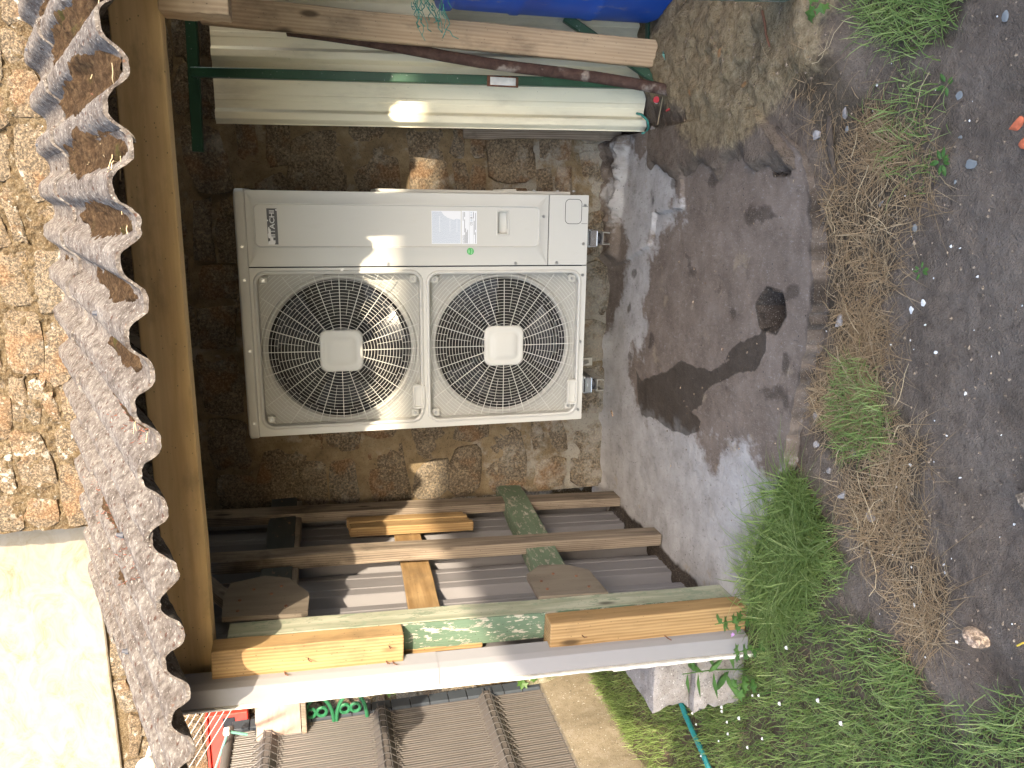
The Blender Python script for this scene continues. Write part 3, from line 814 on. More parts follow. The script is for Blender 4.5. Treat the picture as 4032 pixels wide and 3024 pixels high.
YH = 0.78
hw = thing('rendered_wall', 'cream rendered wall above lichened stones, left of the stone house corner', 'wall', (-1.6, YH, 0.0))
obj('render', MB().box(-4.5, -0.521, YH - 0.022, YH + 0.3, 2.510, 5.2, 0.006), M['render'], hw)
xx = np.linspace(-4.5, -0.521, 220); zz = np.linspace(-0.12, 2.509, 130)
Xg, Zg = np.meshgrid(xx, zz)
Yg = YH + 0.006 - 0.018 * (fbm(Xg, Zg, 9, 111) - 0.35)
obj('mortar', MB().grid(Xg, Yg, Zg), M['mortar_sun'], hw, smooth=True)
obj('wall_core', MB().box(-4.5, -0.53, YH + 0.03, YH + 0.3, -0.12, 2.509), M['mortar_sun'], hw)
obj('lintel', MB().box(-2.1, -1.42, YH - 0.035, YH + 0.05, 2.215, 2.315, 0.006), M['kerb'], hw)
stone_set(hw, rubble(-2.5, -0.53, 1.2, 2.21, 0.10, 0.18, 0.13, 0.26, 0.024, 8), YH, M['granite_sun'], 0.008, 0.022, 1300)
stone_set(hw, rubble(-2.5, -0.53, 2.32, 2.50, 0.07, 0.11, 0.10, 0.22, 0.02, 9), YH, M['granite_sun'], 0.008, 0.02, 1500)
stone_set(hw, rubble(-2.5, -0.53, 0.0, 1.18, 0.14, 0.24, 0.18, 0.34, 0.026, 10), YH, M['granite'], 0.008, 0.022, 1700)

# ================================================================== corrugated lean-to roof
PER, AMP = 0.1662, 0.0245
X0R = 1.192
EY, EZ = -1.2, 1.787
SL = (2.43 - 1.787) / 1.7
def roof_mid(x, y): return EZ + SL * (y - EY) - AMP * math.sin(math.pi / 2 * math.cos(2 * math.pi * (x - X0R) / PER))
roof = thing('corrugated_roof', 'lichen-covered corrugated fibre cement lean-to roof over the unit', 'roof', (0.4, EY, EZ))
def roof_sheet(xa, xb, ya, yb, lift, seed, thick=0.0105, ragged=True):
    nxs = int((xb - xa) / 0.0065); nys = max(8, int((yb - ya) / 0.012))
    xs = np.linspace(xa, xb, nxs); top = []; bot = []
    rr = random.Random(seed)
    tilt = rr.uniform(-0.003, 0.003)
    for j in range(nys + 1):
        rt, rb = [], []
        for i, x in enumerate(xs):
            y = ya + (yb - ya) * j / nys
            if j == 0 and ragged:
                y += 0.014 * (float(fbm(x, seed, 12, seed)) - 0.5) + 0.009 * (float(vnoise(x, seed, 75, seed)) - 0.5)
            z = roof_mid(x, y) + lift + tilt * (x - xa) + 0.005 * (float(fbm(x, y, 12, seed + 1)) - 0.5) + 0.004 * (float(vnoise(x * 1.6, y * 0.7, 55, seed + 2)) - 0.5) + 0.003 * (float(vnoise(x * 1.5, y * 0.8, 120, seed + 3)) - 0.5)
            rt.append((x, y, z + thick)); rb.append((x, y, z))
        top.append(rt); bot.append(rb)
    mb = MB(); n = nxs
    vs = [p for r in top for p in r] + [p for r in bot for p in r]; o = (nys + 1) * n; fs = []
    for j in range(nys):
        for i in range(n - 1):
            a = j * n + i
            fs.append((a, a + 1, a + n + 1, a + n)); fs.append((o + a, o + a + n, o + a + n + 1, o + a + 1))
    for i in range(n - 1):
        fs.append((i + 1, i, o + i, o + i + 1)); a = nys * n + i; fs.append((a, a + 1, o + a + 1, o + a))
    for j in range(nys):
        a = j * n; fs.append((a, a + n, o + a + n, o + a)); a += n - 1; fs.append((a + n, a, o + a, o + a + n))
    return mb.add(vs, fs)
XS = [(-0.775, 0.135, 0.0), (0.11, 1.060, 0.009), (1.035, 1.985, 0.0), (1.96, 2.70, 0.009)]
for i, (xa, xb, lf) in enumerate(XS):
    obj('sheet', roof_sheet(xa, xb, EY + (0.012 if i == 2 else 0), 0.02, lf, 40 + i), M['fibre'], roof, smooth=True)
    obj('sheet', roof_sheet(xa, xb, -0.145 + 0.01 * i, 0.482, lf + 0.011, 50 + i), M['fibre'], roof, smooth=True)
cap = MB(); cap.cyl((0, 0, 0), (0, 0, 0.012), 0.010, 8); cap.cyl((0, 0, 0.010), (0, 0, 0.024), 0.0065, 8)
capm = mesh_of('bolt_cap', cap)
crest = lambda k: X0R - PER / 2 - k * PER
for k, y in ((-2, 0.30), (0, 0.36), (2, 0.36), (4, 0.37), (6, 0.33), (9, 0.36), (10, -0.55), (7, -0.75), (3, -0.78)):
    x = crest(k)
    place('bolt_cap', capm, M['cap'], roof, (x, y, roof_mid(x, y) + 0.006), (R(-20), 0, 0))

# dry moss lying in the troughs, stonecrop and twigs on it
mv = MB()
def moss_run(xc, ya, yb, wid, hgt, seed):
    n, m = 22, max(10, int((yb - ya) / 0.012))
    us = np.linspace(-1, 1, n); vs = np.linspace(0, 1, m)
    U, V = np.meshgrid(us, vs)
    Yv = ya + (yb - ya) * V
    Wd = wid * (0.5 + 1.0 * fbm(Yv, Yv * 0 + seed, 7, seed)) * np.sqrt(np.clip(np.sin(np.pi * np.clip(V, 0.02, 0.98)), 0.05, 1))
    Xv = xc + U * Wd
    base = EZ + SL * (Yv - EY) - AMP * np.sin(np.pi / 2 * np.cos(2 * np.pi * (Xv - X0R) / PER)) + 0.020
    hh = hgt * (1 - U ** 2) * (fbm(Xv, Yv, 11, seed + 3) * 2.2 - 0.25) * (0.45 + 1.1 * fbm(Xv, Yv, 38, seed)) * np.clip(np.minimum(V, 1 - V) * 8, 0, 1)
    Zv = base + hh - 0.012 * np.abs(U) ** 3 - 0.004 + 0.008 * (vnoise(Xv, Yv, 120, seed) - 0.5)
    mv.grid(Xv, Yv, Zv)
for k, ya, yb, w, h in ((-2, -1.15, 0.2, 0.05, 0.022), (-1, -1.18, -0.1, 0.052, 0.03), (0, -1.185, -0.15, 0.055, 0.034), (1, -1.185, -0.1, 0.055, 0.032), (2, -1.17, -0.3, 0.05, 0.026), (1, 0.05, 0.42, 0.03, 0.014),
                       (3, -1.15, -0.5, 0.042, 0.022), (4, -1.13, -0.7, 0.045, 0.02), (5, -1.1, -0.6, 0.03, 0.014), (8, -0.95, 0.35, 0.045, 0.022), (9, -0.85, 0.3, 0.04, 0.016), (3, -0.1, 0.4, 0.03, 0.014), (11, -0.9, 0.2, 0.03, 0.012)):
    moss_run(X0R - k * PER, ya, yb, w * 1.1, h * 0.8, 200 + k * 7 + int(ya * 10))
moss = obj('dry_moss', mv, M['moss'], None, (0.4, EY, EZ), smooth=True)
tag(moss, 'crumbly brown dry moss filling the troughs of the corrugated roof', 'moss', kind='stuff')
sv = MB()
for k, ya, yb, n in ((5, -1.1, -0.7, 160), (8, -0.8, 0.3, 420), (9, -0.6, 0.25, 120), (0, -1.1, -0.6, 40)):
    for _ in range(n):
        x = X0R - k * PER + random.gauss(0, 0.022); y = random.uniform(ya, yb)
        z = roof_mid(x, y) + 0.018; a = random.uniform(0, 6.28); l = random.uniform(0.005, 0.013)
        d = Vector((math.cos(a) * 0.5, math.sin(a) * 0.5, 0.9)).normalized() * l
        sv.tube([(x, y, z), (x + d.x, y + d.y, z + d.z)], [0.0017, 0.0008], 4)
sd = obj('stonecrop', sv, M['sedum'], None, (0.0, -0.4, 2.0))
tag(sd, 'tiny reddish stonecrop shoots growing in the mossy roof troughs', 'plant', kind='stuff')
def wiggle(p, l, a, n=6, r=0.0011, up=0.4, seed=0):
    rr = random.Random(seed); pts = [Vector(p)]
    for i in range(n):
        a += rr.uniform(-0.7, 0.7)
        pts.append(pts[-1] + Vector((math.cos(a), math.sin(a), up * rr.uniform(-0.6, 1))) * (l / n))
    return pts
tw = MB()
for i in range(36):
    k = random.choice((-1, 0, 0, 1, 1, 1, 2, 2, 5, 8))
    x = X0R - k * PER + random.uniform(-0.03, 0.03); y = random.uniform(-1.17, -0.6)
    tw.tube(wiggle((x, y, roof_mid(x, y) + 0.026), random.uniform(0.03, 0.08), random.uniform(0, 6.28), seed=i, up=0.25), 0.0011, 4)
t_ = obj('dead_roots', tw, M['twig'], None, (0.7, -0.7, 1.9))
tag(t_, 'thin pale dead roots lying on the moss of the roof', 'roots', kind='stuff')

# ================================================================== houses behind the photographer, whose shade covers the yard
hb = thing('hipped_house', 'stone house with slate hipped roof standing behind the photographer', 'house', (4.5, -8, 0))
obj('wall', MB().prism([(1.90, -5.12), (9.4, -5.12), (9.4, -10.9), (5.72, -10.9)], -0.1, 2.46, 'z'), M['mortar_sun'], hb)
rv = [(1.73, -5.0, 2.47), (9.6, -5.0, 2.47), (9.6, -11.0, 2.47), (5.69, -11.0, 2.47), (4.98, -8.0, 4.985), (7.3, -8.0, 4.985)]
obj('roof', MB().add(rv, [(0, 1, 5, 4), (1, 2, 5), (2, 3, 4, 5), (3, 0, 4), (3, 2, 1, 0)]), M['roofslate'], hb)
obj('porch', MB().box(1.32, 1.86, -5.4, -5.05, -0.1, 2.16), M['render'], hb)
obj('porch_roof', MB().box(1.27, 1.86, -5.45, -5.0, 2.165, 2.22), M['roofslate'], hb)

# ================================================================== left side wall: timber frame clad in grey steel
LEAN = 0.036
def LX(x, z): return x + LEAN * z
sw = thing('shed_side_wall', 'timber framed side wall clad in grey corrugated steel, left of the unit', 'shed wall', (-0.55, -0.2, 0.0))
def lt(name, x, y, z0, z1, w, d, mat, **k):
    return timber(name, (LX(x, z0), y, z0), (LX(x, z1), y, z1), w, d, mat, sw, side=(1, 0, 0), **k)
# cladding: trapezoidal sheets, ribs upright; inner face towards +x
def trap(u, pitch=0.25, rib=0.036, top=0.030, slope=0.022, minor=0.004):
    p = (u % pitch)
    a = pitch / 2 - top / 2 - slope; b = pitch / 2 - top / 2; c = pitch / 2 + top / 2; d = c + slope
    if p < a:
        q = abs(p - a * 0.5)
        return minor if q < 0.010 else 0.0
    if p < b: return rib * (p - a) / slope
    if p < c: return rib
    if p < d: return rib * (1 - (p - c) / slope)
    q = abs(p - (d + pitch) / 2)
    return minor if q < 0.010 else 0.0
def clad_sheet(y0, y1, z0, z1, x, lift, seed):
    us = np.arange(y0, y1 + 1e-6, 0.004)
    rings = []
    for zi in np.linspace(z0, z1, 6):
        rings.append([(LX(x, zi) + lift - trap(u + 0.03, 0.25, 0.036, 0.045, 0.022, 0.003) + 0.0015 * math.sin(zi * 5 + u * 7 + seed), u, zi + (0.01 * random.random() if zi == z0 else 0)) for u in us])
    m = MB().loft(rings, closed=False)
    back = [[(p[0] - 0.0025, p[1], p[2]) for p in r] for r in rings]
    m.loft([rings[0], back[0]], closed=False)
    m.loft(back[::-1], closed=False)
    m.loft([[r[0] for r in rings], [r[0] for r in back]], closed=False)
    m.loft([[r[-1] for r in back], [r[-1] for r in rings]], closed=False)
    return m
obj('cladding_sheet', clad_sheet(-0.935, -0.09, 0.005, 1.86, -0.583, 0.0, 1), M['clad'], sw, smooth=False)
obj('cladding_sheet', clad_sheet(-0.14, 0.485, 0.02, 2.15, -0.583, 0.004, 2), M['clad'], sw, smooth=False)
# front closing strip with its white cut edge, the upper length lapped over the lower one
def strip(z0, z1, off, mat, yf):
    rings = []
    for z in np.linspace(z0, z1, 5):
        pr = [(-0.530, -0.875), (-0.538, yf + 0.02), (-0.545, yf), (-0.600, yf - 0.004), (-0.606, yf + 0.014)]
        rings.append([(LX(px + off, z), py + 0.002 * math.sin(z * 4), z) for px, py in pr])
    m = MB().loft(rings, closed=False)
    m.loft([[(p[0] + 0.001, p[1] + 0.0015, p[2]) for p in r] for r in rings][::-1], closed=False)
    return m
obj('front_strip', strip(0.0, 1.10, 0.0, None, -0.940), M['cladfront'], sw)
obj('front_strip', strip(1.085, 1.845, 0.0015, None, -0.943), M['cladfront'], sw)
for z0, z1, w in ((-0.02, 0.5, 0.011), (0.5, 1.0, 0.007), (1.0, 1.84, 0.006)):
    m = MB(); rings = []
    for z in np.linspace(z0, z1, 14):
        ww = w * random.uniform(0.75, 1.25); x = LX(-0.606, z)
        rings.append([(x - ww, -0.948, z), (x + 0.001, -0.950, z), (x + 0.001, -0.928, z), (x - ww, -0.928, z)])
    obj('cut_edge', m.loft(rings, caps=True), M['edge'], sw)

# frame
lt('post', -0.515, 0.30, 0.0, 2.10, 0.045, 0.10, M['wood_old'], seed=1, wob=0.004)
lt('post', -0.495, -0.20, 0.01, 1.96, 0.055, 0.085, M['wood_old'], seed=2, wob=0.004)
lt('front_post', -0.500, -0.772, 0.0, 1.72, 0.095, 0.090, M['wood_pale'], seed=3, label='front post, washed grey green')
lt('painted_face', -0.500, -0.8205, 0.0, 1.72, 0.0945, 0.006, M['wood_green'], seed=4, c=0.001, wob=0.0, label='flaking green paint on the front of the post')
def rail(name, y0, y1, z, w, d, mat, x, seed, tiltz=0.0, label=None):
    o = timber(name, (LX(x, z), y0, z), (LX(x, z), y1, z + tiltz), w, d, mat, sw, side=(1, 0, 0), seed=seed, wob=0.003)
    if label: o['label'] = label
rail('rail', 0.49, -0.73, 0.515, 0.075, 0.125, M['wood_rail'], -0.528, 11, 0.06, 'lower rail with worn green and white paint')
rail('rail', 0.49, -0.73, 1.60, 0.06, 0.115, M['wood_dark'], -0.540, 12, 0.0, 'upper rail in chipped black paint')
rail('rail', 0.20, -0.73, 1.065, 0.024, 0.115, M['wood_new'], -0.561, 13, 0.012, 'middle rail of newer yellow timber')
rail('rail_batten', 0.45, -0.70, 1.535, 0.045, 0.03, M['wood_old'], -0.535, 14, 0.0)
# short battens nailed together on the middle rail
for i, (dy, z0, z1) in enumerate(((0.195, 0.80, 1.325), (0.160, 0.79, 1.32), (0.125, 0.785, 1.318), (0.090, 0.775, 1.315))):
    lt('short_batten', -0.527 + 0.004 * (i % 2), dy, z0, z1, 0.042, 0.0315, M['wood_new'], seed=20 + i, wob=0.0005)
# plywood gussets
def gusset(poly, x, t, lab):
    rings = []
    for xo in (x, x - t):
        rings.append([(LX(xo, z) + 0.0, y, z) for y, z in poly])
    o = obj('gusset_plate', MB().loft(rings, caps=True), M['ply'], sw); o['label'] = lab
    return o
gusset([(-0.725, 0.70), (-0.735, 0.445), (-0.715, 0.445), (-0.555, 0.455), (-0.50, 0.53), (-0.49, 0.63), (-0.56, 0.70)], -0.445, 0.018, 'lower plywood gusset plate, five sided')
gusset([(-0.70, 1.745), (-0.715, 1.50), (-0.70, 1.48), (-0.585, 1.475), (-0.46, 1.545), (-0.43, 1.63), (-0.47, 1.74), (-0.56, 1.755)], -0.445, 0.018, 'upper plywood gusset plate under the beam')
scr = MB(); scr.cyl((0, 0, 0), (0.003, 0, 0), 0.0055, 8)
scm = mesh_of('rusty_screw', scr)
for y, z in ((-0.68, 0.655), (-0.685, 0.50), (-0.60, 0.52), (-0.57, 0.60), (-0.62, 0.66), (-0.67, 1.70), (-0.66, 1.55), (-0.57, 1.60), (-0.53, 1.66), (-0.60, 1.70), (-0.52, 1.57)):
    place('rusty_screw', scm, M['rust_plain'], sw, (LX(-0.445, z), y, z))
# newer blocks sistered on to the front of the post
timber('post_block', (LX(-0.497, 1.19), -0.868, 1.19), (LX(-0.497, 1.755), -0.868, 1.755), 0.108, 0.072, M['wood_new'], sw, side=(1, 0, 0), seed=31, wob=0.0015, label='upper new timber block, sunlit')
timber('post_block', (LX(-0.510, -0.01), -0.868, -0.01), (LX(-0.515, 0.71), -0.868, 0.71), 0.132, 0.072, M['wood_new'], sw, side=(1, 0, 0), seed=32, wob=0.0015, label='lower new timber block, foot in the grass')
timber('packer', (LX(-0.552, 0.92), -0.80, 0.92), (LX(-0.552, 1.18), -0.80, 1.18), 0.022, 0.05, M['wood_new'], sw, seed=33)
timber('corner_brace', (LX(-0.50, 1.86), -0.30, 1.87), (LX(-0.49, 1.70), -0.60, 1.70), 0.04, 0.05, M['wood_grey'], sw, side=(1, 0, 0), seed=34)
nail = MB().tube([(0, 0, 0), (0.002, -0.02, -0.004), (0.004, -0.03, -0.012)], 0.0018, 6)
nm = mesh_of('bent_nail', nail)
for x, z in ((-0.475, 1.235), (-0.53, 1.225), (-0.527, 1.245), (-0.50, 0.60), (-0.53, 0.30), (-0.49, 1.48), (-0.53, 1.55)):
    place('bent_nail', nm, M['rust_plain'], sw, (LX(x, z), -0.903, z), (0, random.uniform(-1, 1), 0))

# eave beam and its bearings
beam = timber('eave_beam', (-0.555, -0.777, 1.8195), (2.70, -0.777, 1.8195), 0.066, 0.122, M['wood_beam'], None, side=(0, 1, 0), seed=40, wob=0.002, segs=14)
tag(beam, 'long sawn timber beam carrying the lower edge of the corrugated roof', 'beam')
for x, z in ((-0.47, 1.83), (-0.45, 1.79), (-0.38, 1.845), (-0.44, 1.86)):
    place('screw_head', scm, M['rust_plain'], beam, (x, -0.811, z), (0, 0, R(90)))
rp = thing('roof_post', 'weathered corner post at the right edge of the yard', 'post', (1.49, -0.93, 0.0))
timber('post_core', (1.558, -0.92, -0.06), (1.474, -0.92, 1.755), 0.11, 0.07, M['wood_green'], rp, side=(1, 0, 0), seed=41, wob=0.003)
timber('post_cover_board', (1.570, -0.968, -0.05), (1.480, -0.968, 1.755), 0.115, 0.022, M['wood_plank'], rp, side=(1, 0, 0), seed=42, wob=0.003)
cb = timber('beam_corbel', (1.462, -0.80, 1.59), (1.462, -0.80, 1.756), 0.18, 0.10, M['wood_plank'], None, side=(1, 0, 0), seed=43)
tag(cb, 'short timber packing block between the beam and the corner post', 'timber')
# rafters under the roof sheets, from the beam up to the wall
for x in (-0.35, 0.45, 1.25):
    r_ = timber('rafter', (x, -0.74, 1.865), (x, 0.46, 2.335), 0.05, 0.07, M['wood_old'], None, side=(1, 0, 0), seed=int(x * 100) + 50)
    tag(r_, {-0.35: 'dark rafter under the roof near the side wall', 0.45: 'dark rafter under the middle of the roof', 1.25: 'dark rafter under the roof near the green frame'}[x], 'rafter', 'rafters under the roof')

# ================================================================== things leaning on the right
def lean_sheet():
    # cream trapezoidal sheet leaning back on the wall; bottom y=.20, top y=.42
    x0, x1, z0, z1 = 1.225, 1.95, 0.0, 1.775
    us = np.arange(x0, x1, 0.004); rings = []
    for z in np.linspace(z0, z1, 8):
        y = 0.20 + 0.20 * (z / z1)
        rings.append([(u - 0.012 * z / z1, y - trap(u - x0 + 0.085, 0.235, 0.026, 0.028, 0.014, 0.002) + 0.0012 * math.sin(9 * u + 3 * z), z + 0.004 * math.sin(u * 40) * (z < 0.01)) for u in us])
    m = MB().loft(rings, closed=False)
    back = [[(p[0], p[1] + 0.002, p[2]) for p in r] for r in rings]
    m.loft(back[::-1], closed=False); m.loft([back[0], rings[0]], closed=False); m.loft([rings[-1], back[-1]], closed=False)
    m.loft([[r[0] for r in rings], [r[0] for r in back]], closed=False)
    return m
cs = obj('cream_metal_sheet', lean_sheet(), M['cream_sheet'], None)
tag(cs, 'scratched cream corrugated steel sheet leaning on the stone wall', 'metal sheet')

gf = thing('green_metal_frame', 'green painted steel frame standing in front of the cream sheet', 'metal frame', (1.40, 0.15, 0.0))
def sq(name, a, b, w, mat, seed=0):
    return timber(name, a, b, w, w, mat, gf, side=(1, 0, 0), c=0.003, wob=0.0, segs=2)
sq('upright', (1.405, 0.115, 0.02), (1.395, 0.330, 1.845), 0.036, M['green_metal'])
sq('top_bar', (1.10, 0.385, 1.85), (2.0, 0.385, 1.83), 0.042, M['green_metal'])
sq('brace', (1.64, 0.11, 0.40), (1.40, 0.02, 0.015), 0.034, M['green_metal'])
sq('foot_bar', (1.40, 0.09, 0.03), (1.95, 0.14, 0.03), 0.034, M['green_metal'])
wp = MB().box(1.377, 1.413, 0.166, 0.172, 0.585, 0.70, 0.001)
obj('rusty_plate', MB().box(1.374, 1.416, 0.159, 0.164, 0.575, 0.705, 0.001), M['rust_plain'], gf)
obj('bare_weld_patch', MB().box(1.380, 1.410, 0.1565, 0.158, 0.587, 0.693, 0.0005), M['edge'], gf)
pts = [Vector((1.355, -0.10, 0.02)).lerp(Vector((1.560, 0.285, 1.475)), t / 10) + Vector((0.006 * math.sin(t * 0.3 * math.pi), 0, 0)) for t in range(11)]
pp = obj('rusty_pipe', MB().tube(pts, 0.022, 16), M['rust'], None, smooth=True)
tag(pp, 'long rusty brown steel pipe leaning against the plank', 'pipe')
pk = timber('plank', (1.503, 0.00, 0.02), (1.602, 0.225, 1.78), 0.103, 0.034, M['wood_plank'], None, side=(1, 0.0, 0), seed=61, wob=0.002, segs=10)
tag(pk, 'tan knotty plank leaning upright beside the rusty pipe', 'plank')
ob = timber('old_board', (1.235, 0.412, 0.02), (1.225, 0.452, 0.75), 0.07, 0.02, M['wood_grey'], None, side=(1, 0, 0), seed=62, wob=0.004)
tag(ob, 'short weathered grey board standing against the stone wall beside the cream sheet', 'board')
bl = thing('blue_barrel', 'blue plastic drum standing behind the leaning plank', 'barrel', (1.912, 0.02, 0.0))
prof = [(0.0, 0.02), (0.245, 0.02), (0.272, 0.035), (0.285, 0.07), (0.287, 0.30), (0.292, 0.31), (0.292, 0.33), (0.287, 0.34), (0.287, 0.60), (0.292, 0.61), (0.292, 0.63), (0.287, 0.64), (0.286, 0.84), (0.278, 0.875)]
def lathe(pr, cx, cy, n=48):
    return MB().loft([[(cx + r * math.cos(a), cy + r * math.sin(a), z) for a in [2 * math.pi * k / n for k in range(n)]] for r, z in pr])
obj('drum', lathe(prof, 1.912, 0.02), M['blue'], bl, smooth=True)
obj('rim', lathe([(0.276, 0.872), (0.293, 0.872), (0.295, 0.90), (0.288, 0.912), (0.262, 0.912), (0.258, 0.885)], 1.912, 0.02), M['blue'], bl, smooth=True)
obj('lid', lathe([(0.262, 0.895), (0.02, 0.897), (0.001, 0.897)], 1.912, 0.02), M['blue'], bl, smooth=True)
# teal netting caught on the plank top edge of the drum
nv = MB()
for i in range(26):
    a0 = (1.62 + random.uniform(-0.01, 0.05), -0.045 + random.uniform(-0.03, 0.03), 0.93 + random.uniform(-0.03, 0.10))
    nv.tube(wiggle(a0, random.uniform(0.05, 0.16), random.uniform(2.2, 4.2), n=7, seed=300 + i, up=-0.9), 0.0016, 4)
nt_ = obj('teal_netting', nv, M['teal'], None)
tag(nt_, 'frayed teal plastic netting hanging over the blue drum by the plank', 'netting')
co = obj('teal_rope', MB().tube([(1.295, 0.165, 0.05), (1.288, 0.135, 0.04), (1.262, 0.115, 0.02), (1.235, 0.118, 0.012), (1.218, 0.14, 0.012), (1.215, 0.165, 0.02)], 0.005, 6), M['teal'], None)
tag(co, 'loop of teal cord at the foot of the cream sheet', 'cord')

# unseen wall added on the far right to keep sun off plank and pipe
ew = thing('sun_blocker_wall', 'unseen grey steel clad wall added on the far right to block the sun', 'shed wall', (2.19, -0.2, 0.0))
us = np.arange(-0.95, 0.49, 0.006)
rg0 = [[(2.18 + trap(u, 0.25, 0.03, 0.045, 0.022, 0.003), u, z) for u in us] for z in (0.0, 1.75)]
m_ = MB().loft(rg0, closed=False); m_.loft([[(p[0] + 0.003, p[1], p[2]) for p in r] for r in rg0][::-1], closed=False)
obj('cladding_sheet', m_, M['clad'], ew)
timber('post', (2.235, -0.90, 0.0), (2.235, -0.90, 1.76), 0.05, 0.08, M['wood_old'], ew, seed=71)
timber('rail', (2.235, -0.86, 1.0), (2.235, 0.48, 1.0), 0.04, 0.09, M['wood_old'], ew, seed=72)

# ================================================================== the outdoor unit
U0 = 0.31
un = thing('outdoor_unit', 'ivory twin-fan heat pump outdoor unit mounted in front of the stone wall', 'heat pump', (0.475, 0.185, U0))
def uz(z): return U0 + z
IV = M['ivory']
cab = MB()
cab.box(0.0, 0.012, 0.012, 0.37, uz(0.02), uz(1.343)); cab.box(0.938, 0.95, 0.012, 0.37, uz(0.02), uz(1.343))
cab.box(0.012, 0.938, 0.365, 0.37, uz(0.02), uz(1.343)); cab.box(0.655, 0.665, 0.03, 0.365, uz(0.02), uz(1.343))
obj('cabinet', cab, IV, un)
obj('base_pan', MB().box(-0.001, 0.951, 0.004, 0.372, uz(-0.002), uz(0.024), 0.003), IV, un)
ring = lambda i, z: [(p[0], p[1], uz(z)) for p in rrect(-0.006 + i, 0.956 - i, -0.012 + i, 0.378 - i, 0.018)]
obj('lid', MB().loft([ring(0.004, 1.343), ring(0.0, 1.347), ring(0.0, 1.372), ring(0.003, 1.378), ring(0.012, 1.382)], caps=True), IV, un, smooth=True)
inn = MB(); inn.box(0.013, 0.654, 0.34, 0.352, uz(0.03), uz(1.34)); inn.box(0.013, 0.022, 0.1, 0.34, uz(0.03), uz(1.34)); inn.box(0.645, 0.654, 0.1, 0.34, uz(0.03), uz(1.34)); inn.box(0.013, 0.654, 0.1, 0.352, uz(0.665), uz(0.69))
obj('coil', inn, M['coil'], un)

GU = [(0.040, 0.640, 0.700, 1.318), (0.036, 0.636, 0.034, 0.660)]      # guard openings x0,x1,z0,z1
CE = [(0.338, 1.013), (0.338, 0.353)]
def outl(x0, x1, z0, z1, r, y): return [(p[0], y, uz(p[1])) for p in rrect(x0, x1, z0, z1, r)]
fp = MB(); cells = [(0.0, 0.664, 0.680, 1.342), (0.0, 0.664, 0.0, 0.680)]
for (a, b, c, d), (e0, e1, f0, f1) in zip(cells, GU):
    w = 0.014
    fp.loft([outl(a, b, c, d, 0.0002, 0.0), outl(e0 - w, e1 + w, f0 - w, f1 + w, 0.05, 0.0), outl(e0 - w * .8, e1 + w * .8, f0 - w * .8, f1 + w * .8, 0.048, -0.006),
             outl(e0 - w * .35, e1 + w * .35, f0 - w * .35, f1 + w * .35, 0.042, -0.008), outl(e0, e1, f0, f1, 0.038, -0.004), outl(e0, e1, f0, f1, 0.038, 0.040)])
fp.loft([outl(0.0, 0.664, 0.0, 1.342, 0.0002, 0.0), outl(-0.001, 0.664, 0.0, 1.342, 0.0002, 0.016)])
obj('fan_panel', fp, IV, un, smooth=True)
